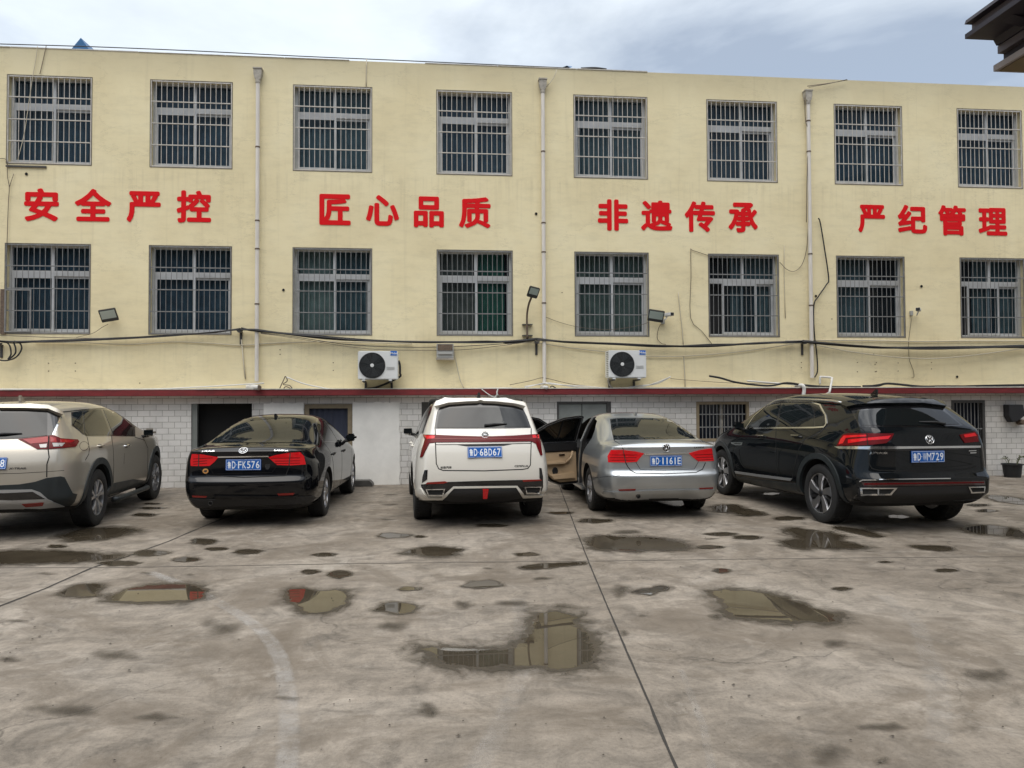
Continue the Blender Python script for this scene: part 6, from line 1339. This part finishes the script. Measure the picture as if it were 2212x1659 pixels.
def open_door(name, hx, hy, theta, outline, win, front):
    sd = Vector((-cos(theta), sin(theta), 0)); nd = Vector((-sin(theta), -cos(theta), 0)); O = Vector((hx, hy, 0))
    T3 = Matrix((sd, nd, Vector((0, 0, 1)))).transposed().to_4x4(); T3.translation = O
    d = bpy.data.objects.new(name, None); COL.objects.unlink(d) if d.name in COL.objects else None
    def curv(z): return -.028*((z-.7)/.4)**2 if z < .95 else -.028*.39-(z-.95)*.50     # tumblehome of the upper frame (towards the car)
    def put(mb, nm, m, parent=None, bev=0.0, smooth=False):
        mb.v = [(s_, n_-curv(z_) if True else n_, z_) for s_, n_, z_ in mb.v]
        o = mb.build(nm, m, parent, bevel=bev, smooth=smooth); return o
    def lay(poly, n0, n1):
        mb = MB(); mb.prism([(p[0], p[1]) for p in poly], 'y', n0, n1); return mb
    def hole(outer, inner, n0, n1):
        """a flat ring between two outlines (equal length) given thickness"""
        mb = MB(); k = len(outer); v = [(p[0], n, p[1]) for n in (n0, n1) for p in outer+inner]; f = []
        for i in range(k):
            j = (i+1) % k
            f += [(i, j, k+j, k+i), (2*k+i, 3*k+i, 3*k+j, 2*k+j), (i, 2*k+i, 2*k+j, j), (k+i, k+j, 3*k+j, 3*k+i)]
        return mb.add(v, f)
    below = [p for p in outline if p[1] <= .96]
    door = put(lay(below, 0, .075), name, c.paint, c.root, .012); door.matrix_local = T3
    fo = [p for p in outline if p[1] >= .93]
    put(hole(fo, win, .012, .062), 'window_frame', M_MATTE, door)
    put(hole([(a*.6+b*.4, e*.6+f_*.4) for (a, e), (b, f_) in zip(fo, win)], [(a*.45+b*.55, e*.45+f_*.55) for (a, e), (b, f_) in zip(fo, win)], .0615, .066), 'frame_bright_strip', M_SILVERP, door)
    put(lay([(a+(0), b) for a, b in win], .028, .033), 'pane', M_TINT, door)
    L_ = max(p[0] for p in below); cx = L_*.46
    def shrink(poly, k, z0): return [(cx+(a-cx)*k, z0+(b-z0)*k) for a, b in poly]
    low = shrink(below, .965, .62); put(lay(low, .0755, .083), 'door_seal', M_MATTE, door)
    tr = shrink(below, .88, .64); tz = [(a, min(b, .80)) for a, b in tr]; put(lay(tz, .0835, .110), 'trim_panel', M_BEIGE, door, .010)
    band = [(a, b) for a, b in ((.04,.805),(L_*.90,.805),(L_*.97,.90),(L_*.97,.945),(.04,.945))]; put(lay(band, .0835, .125), 'upper_trim', M_MATTE, door, .012)
    put(lay([(.30,.60),(L_*.80,.60),(L_*.80,.655),(.34,.665)], .1105, .175), 'armrest', M_BEIGE, door, .016)
    put(MB().tube([(.30,.135,.62),(.20,.16,.70),(.15,.135,.80)], .017, 8), 'pull_handle', M_BEIGE, door, 0, 'all')
    put(lay([(.10,.36),(L_*.62,.36),(L_*.70,.45),(.12,.47)], .1105, .150), 'door_pocket', M_BEIGE, door, .014); put(lay([(.36,.47),(.58,.47),(.50,.585),(.40,.585)], .1105, .113), 'pocket_shadow', M_TAN, door)
    put(MB().box(.30,.42,.114,.13,.735,.765), 'door_release', M_CHROME, door, .004); put(MB().lathe([(0,.1105),(.05,.1105),(.06,.120),(.045,.124),(0,.122)], 20, c=(.50,0,.50)), 'speaker', M_MATTE, door)
    h = put(MB().tube([(L_*.72,-.03,.84),(L_*.80,-.035,.845),(L_*.90,-.03,.845)], .013, 8), 'door_handle', c.paint, door, 0, 'all')
    if not front: put(MB().box(L_*.44,L_*.455,.02,.045,.96,1.33), 'glass_divider', M_MATTE, door)
    else:
        b = put(MB().box(.18,.29,-.26,-.05,.94,1.07), 'wing_mirror', c.paint, door, .03, True)
    return door
open_door('rear_door', 1.20, .855, radians(60), [(0,.27),(.40,.27),(.58,.34),(.72,.48),(.82,.68),(.90,.93),(1.02,1.00),(.95,1.12),(.72,1.25),(.42,1.345),(.12,1.375),(.02,1.36),(0,.945)],
          [(.86,.965),(.945,1.01),(.88,1.10),(.69,1.21),(.41,1.30),(.14,1.33),(.075,1.315),(.06,.965)], False)
open_door('front_door', 2.26, .84, radians(63), [(0,.27),(1.02,.27),(1.05,.50),(1.06,.93),(1.09,1.20),(1.09,1.33),(1.02,1.365),(.72,1.32),(.42,1.18),(.10,1.00),(0,.945)],
          [(1.01,.965),(1.03,1.18),(1.03,1.29),(.99,1.315),(.74,1.275),(.46,1.145),(.20,1.00),(.16,.965)], True)

# ------------------------------------------------------------------ dark grey coupe SUV
c = grey = Car('coupe_suv', TER2, (5.85, 9.32), 93.2, P_GREY, 'large dark grey coupe SUV with twisted two tone wheels at the right', T_TE); c.wheels('blade', width=.255)
c.panel('window_trim', [(1008,246),(1050,240),(1200,229),(1500,226),(1632,236),(1690,292),(1790,378),(1500,386),(1076,384),(1040,320)], M_BLACKP, .004)
c.panel('rear_window', [(1046,310),(1052,280),(1200,262),(1500,256),(1625,262),(1680,300),(1765,368),(1500,377),(1084,376)], M_TINT, .008)
c.panel('spoiler', [(945,238),(1000,226),(1200,208),(1500,206),(1640,228),(1660,258),(1500,238),(1200,240),(1050,252),(1000,262)], P_GREY, .05, .01)
wiper(c, (1660,372), (1484,356))
o, = c.panel('tail_light', [(960,440),(1000,431),(1150,430),(1312,432),(1292,470),(1258,498),(1130,512),(920,516),(936,480)], M_LAMPD, .010, .012)
c.panel('lamp_element', [(972,446),(1130,440),(1128,452),(985,462),(965,500),(935,506),(950,470)], M_LAMP, .013, .004, o); c.panel('lamp_element', [(1000,474),(1130,462),(1290,446),(1270,470),(1130,480),(1000,500)], M_LAMP, .013, .004, o); c.seam([(1128,434),(1136,512)], .010, M_SEAM, 'lamp_gap', o, off=.0140)
o, = c.panel('tail_light', [(1765,440),(1800,430),(1868,419),(1890,440),(1893,488),(1800,496),(1780,470)], M_LAMPD, .010, .012); c.panel('lamp_element', [(1790,440),(1866,428),(1880,448),(1800,460)], M_LAMP, .013, .004, o)
c.panel('chrome_strip', [(905,522),(1130,520),(1500,519),(1905,514),(1906,528),(1500,534),(1130,540),(940,538)], M_CHROME, .014, .006, step=15)
c.plate(1546, 590, '鲁DWM729'); c.emblem(1558, 474, .056); c.lettering('上汽大众', 1203, 565, 112, M_CHROME, h=.028)
c.panel('badge_line', [(1828,548),(1880,546),(1880,551),(1828,553)], M_CHROME, .006, .004, step=30); c.panel('badge_line', [(1838,562),(1880,560),(1880,566),(1838,568)], M_CHROME, .006, .004, step=30)
c.panel('lamp_side_strip', [(1130,542),(1500,540),(1880,530),(1880,536),(1500,548),(1134,552)], M_BLACKP, .004, .004)
c.seam([(1082,392),(1128,430)], .011); c.seam([(1138,540),(1142,640),(1160,672),(1200,684),(1500,690),(1800,680),(1880,655)], .012)
c.panel('rear_light_strip', [(1090,768),(1420,764),(1936,756),(1938,784),(1420,790),(1108,796)], M_LAMPDD, .010, .008); c.panel('red_strip', [(1110,774),(1420,770),(1930,762),(1930,772),(1420,779),(1112,784)], M_LAMPD, .013, .004)
c.seam([(1078,762),(1100,752),(1420,748),(1700,744)], .012, M_CHROME, 'chrome_line', c.root, off=.014)
for a, b in (([(1085,805),(1332,803),(1290,852),(1090,856)], [(1100,813),(1308,811),(1280,844),(1104,847)]), ([(1818,796),(1934,794),(1930,836),(1838,840)], [(1830,803),(1928,801),(1924,829),(1846,832)])):
    ring(c, 'exhaust_trim', a, b, M_CHROME, .022); c.panel('exhaust_mouth', b, M_VOID, .010, .004, step=20)
c.panel('exhaust_divider', [(1198,810),(1206,810),(1206,848),(1198,848)], M_SILVERP, .022, .006, step=20)
c.panel('lower_valance', [(1075,800),(1420,796),(1936,790),(1932,850),(1905,880),(1460,912),(1120,912),(1060,880)], M_MATTE, .005, .006)
c.panel('side_window', [(302,386),(360,312),(448,246),(532,226),(492,384)], M_TINT, .005, mirror=True); c.panel('side_window', [(508,384),(546,226),(735,226),(762,290),(758,380)], M_TINT, .005, mirror=True); c.panel('side_window', [(768,380),(768,285),(800,262),(828,310),(832,362),(820,376)], M_TINT, .005, mirror=True)
c.panel('window_trim', [(290,392),(350,312),(440,240),(535,217),(740,218),(800,240),(838,310),(842,360),(828,382),(760,388)], M_BLACKP, .002, mirror=True)
c.seam([(288,398),(346,314),(438,236),(535,213),(740,214),(803,234),(843,308),(848,362),(832,386),(760,391),(500,393),(288,398)], .022, M_CHROME, 'window_chrome', c.root, mirror=True, off=.009)
c.seam([(500,394),(496,450),(500,600),(508,735)], .011, mirror=True); c.seam([(838,392),(790,440),(700,465),(655,540),(630,640),(610,745)], .011, mirror=True); c.seam([(285,400),(262,440),(205,500),(200,640),(215,715)], .011, mirror=True); c.seam([(200,400),(500,410),(840,402),(960,425)], .005, M_SEAM, mirror=True)
c.panel('sill_strip', [(215,690),(400,716),(612,742),(600,757),(400,732),(222,706)], M_SILVERP, .012, .006, mirror=True); c.panel('sill_cladding', [(212,725),(400,752),(640,775),(655,830),(400,795),(245,765)], M_CLAD, .008, .008, mirror=True)
c.panel('fender_badge', [(188,491),(270,493),(262,512),(222,512),(190,500)], M_CHROME, .008, .004, mirror=True, step=20); c.panel('badge_insert', [(205,497),(258,498),(252,506),(222,506)], M_BLACKP, .011, .003, mirror=True, step=20)
for xx in (400, 645):
    P = c.px([(xx, 452)]); h, n = c.hit(*P[0]); handle(c, h.x, h.z, P_GREY, (1, -1), .22); c.seam([(xx-28,447),(xx+26,449)], .007, M_CHROME, 'handle_chrome', c.root, off=.042)
for xw in (0, 2.98): arch_ring(c, .075, M_CLAD, xw)
rail(c, [(-.15,.60),(.1,.63),(.8,.645),(1.5,.64),(1.85,.62)], .020, M_CHROME, lift=.045); c.fin(.10, M_BLACKP, .085); c.mirror_part(2.25, .93, 1.19, P_GREY)

# ------------------------------------------------------------------ champagne SUV
c = champ = Car('champagne_suv', XT2, (-5.40, 10.10), 95.8, P_CHAMP, 'champagne beige SUV cut off by the left edge of the picture', T_XT); c.wheels('vee', width=.235)
c.panel('window_trim', [(-8,248),(250,250),(475,262),(600,322),(530,508),(480,522),(200,548),(-92,556)], M_BLACKP, .004, mirror=True)
c.panel('rear_window', [(-16,286),(300,284),(472,290),(472,515),(200,540),(-84,546)], M_TINT, .008, mirror=True)
c.panel('spoiler', [(0,226),(300,222),(480,236),(540,262),(610,310),(600,324),(478,268),(250,258),(-6,257)], P_CHAMP, .045, .01, mirror=True)
wiper(c, (-60,515), (222,500))
lamps = c.panel('tail_light', [(182,551),(300,540),(480,520),(530,511),(600,545),(700,552),(768,556),(784,576),(750,628),(640,640),(480,651),(370,651),(300,612)], M_LAMPD, .012, .012, mirror=True)
for nm_, pts_, mm_ in (('lamp_element', [(230,556),(480,530),(486,580),(310,600)], M_LAMPM), ('lamp_element', [(500,530),(600,555),(740,566),(700,590),(505,582)], M_LAMPM), ('clear_lens', [(392,607),(470,600),(464,636),(404,638)], M_LAMPW), ('clear_lens', [(522,592),(640,592),(610,624),(532,628)], M_LAMPW)):
    for q_, par in zip(c.panel(nm_, pts_, mm_, .0145, .004, None, True, step=12), lamps): q_.parent = par
for q_, par in zip(c.seam([(486,522),(480,650)], .010, M_SEAM, 'lamp_gap', None, off=.0155, mirror=True), lamps): q_.parent = par
pl = c.plate(-145, 796, '      8')
c.seam([(480,652),(490,730),(468,800),(466,930)], .012, mirror=True); c.seam([(625,286),(575,400),(530,510)], .022, M_CHROME, 'pillar_chrome', c.root, mirror=True, off=.006); c.seam([(-165,900),(200,890),(465,875),(640,862)], .005)
c.lettering('X-TRAIL', 180, 842, 125, M_BADGE, h=.022, italic=.3)
c.panel('bumper_cladding', [(-172,1016),(0,1010),(200,1000),(350,975),(465,937),(600,920),(640,930),(690,1030),(720,1088),(765,1096),(740,1170),(700,1208),(600,1216),(500,1160),(400,1082),(320,1058),(0,1062),(-172,1064)], M_CLAD, .010, .012, mirror=True)
c.panel('skid_plate', [(-172,1057),(0,1055),(320,1050),(400,1078),(480,1148),(505,1158),(640,1214),(400,1234),(260,1230),(0,1238),(-170,1240)], M_SILVERP, .018, .012, mirror=True)
c.panel('skid_insert', [(-171,1087),(60,1085),(330,1072),(452,1142),(130,1156),(0,1152),(-171,1156)], M_BLACKP, .022, .004, mirror=True); c.panel('reflector', [(222,1186),(440,1170),(430,1200),(262,1214)], M_REFL, .024, .004, mirror=True)
c.panel('window_trim', [(708,284),(820,264),(1010,248),(1120,258),(1240,338),(1345,430),(1350,524),(1130,520),(860,522),(714,414)], M_BLACKP, .002, mirror=True)
c.panel('side_window', [(720,290),(815,274),(830,505),(726,408)], M_TINT, .005, mirror=True); c.panel('side_window', [(828,272),(1005,257),(1100,508),(862,512),(842,490)], M_TINT, .005, mirror=True); c.panel('side_window', [(1030,258),(1125,268),(1238,350),(1328,432),(1334,514),(1130,508)], M_TINT, .005, mirror=True)
c.seam([(630,280),(820,258),(1010,242),(1125,250),(1250,338),(1352,428)], .014, M_BLACKP, 'roof_gap', c.root, mirror=True, off=.004)
c.seam([(1112,522),(1128,640),(1135,800),(1130,985)], .011, mirror=True); c.seam([(868,528),(892,640),(885,700),(850,760)], .011, mirror=True); c.seam([(1345,530),(1440,560),(1475,640),(1470,960)], .011, mirror=True); c.seam(ell(838, 618, 44, 44, 20, 0), .005, name='fuel_flap_gap'); c.seam([(1240,690),(1236,800)], .004)
c.panel('sill_cladding', [(1052,1110),(1112,992),(1330,948),(1466,966),(1440,1004),(1240,1060)], M_CLAD, .010, .010, mirror=True)
for xx in (1000, 1260):
    P = c.px([(xx, 614)]); h, n = c.hit(*P[0]); handle(c, h.x, h.z, M_CHROME if xx == 1260 else P_CHAMP, (1, -1), .20)
for sg in (1, -1): MB().tube([(.55, sg*.90, .27), (.62, sg*.945, .265), (2.05, sg*.945, .265), (2.12, sg*.90, .27)], .038, 8).build('side_step', M_CLAD, c.root, smooth='all')
for xw in (0, 2.706): arch_ring(c, .085, M_CLAD, xw)
c.fin(-.10, P_CHAMP, .08); c.mirror_part(2.05, .88, 1.13, P_CHAMP);
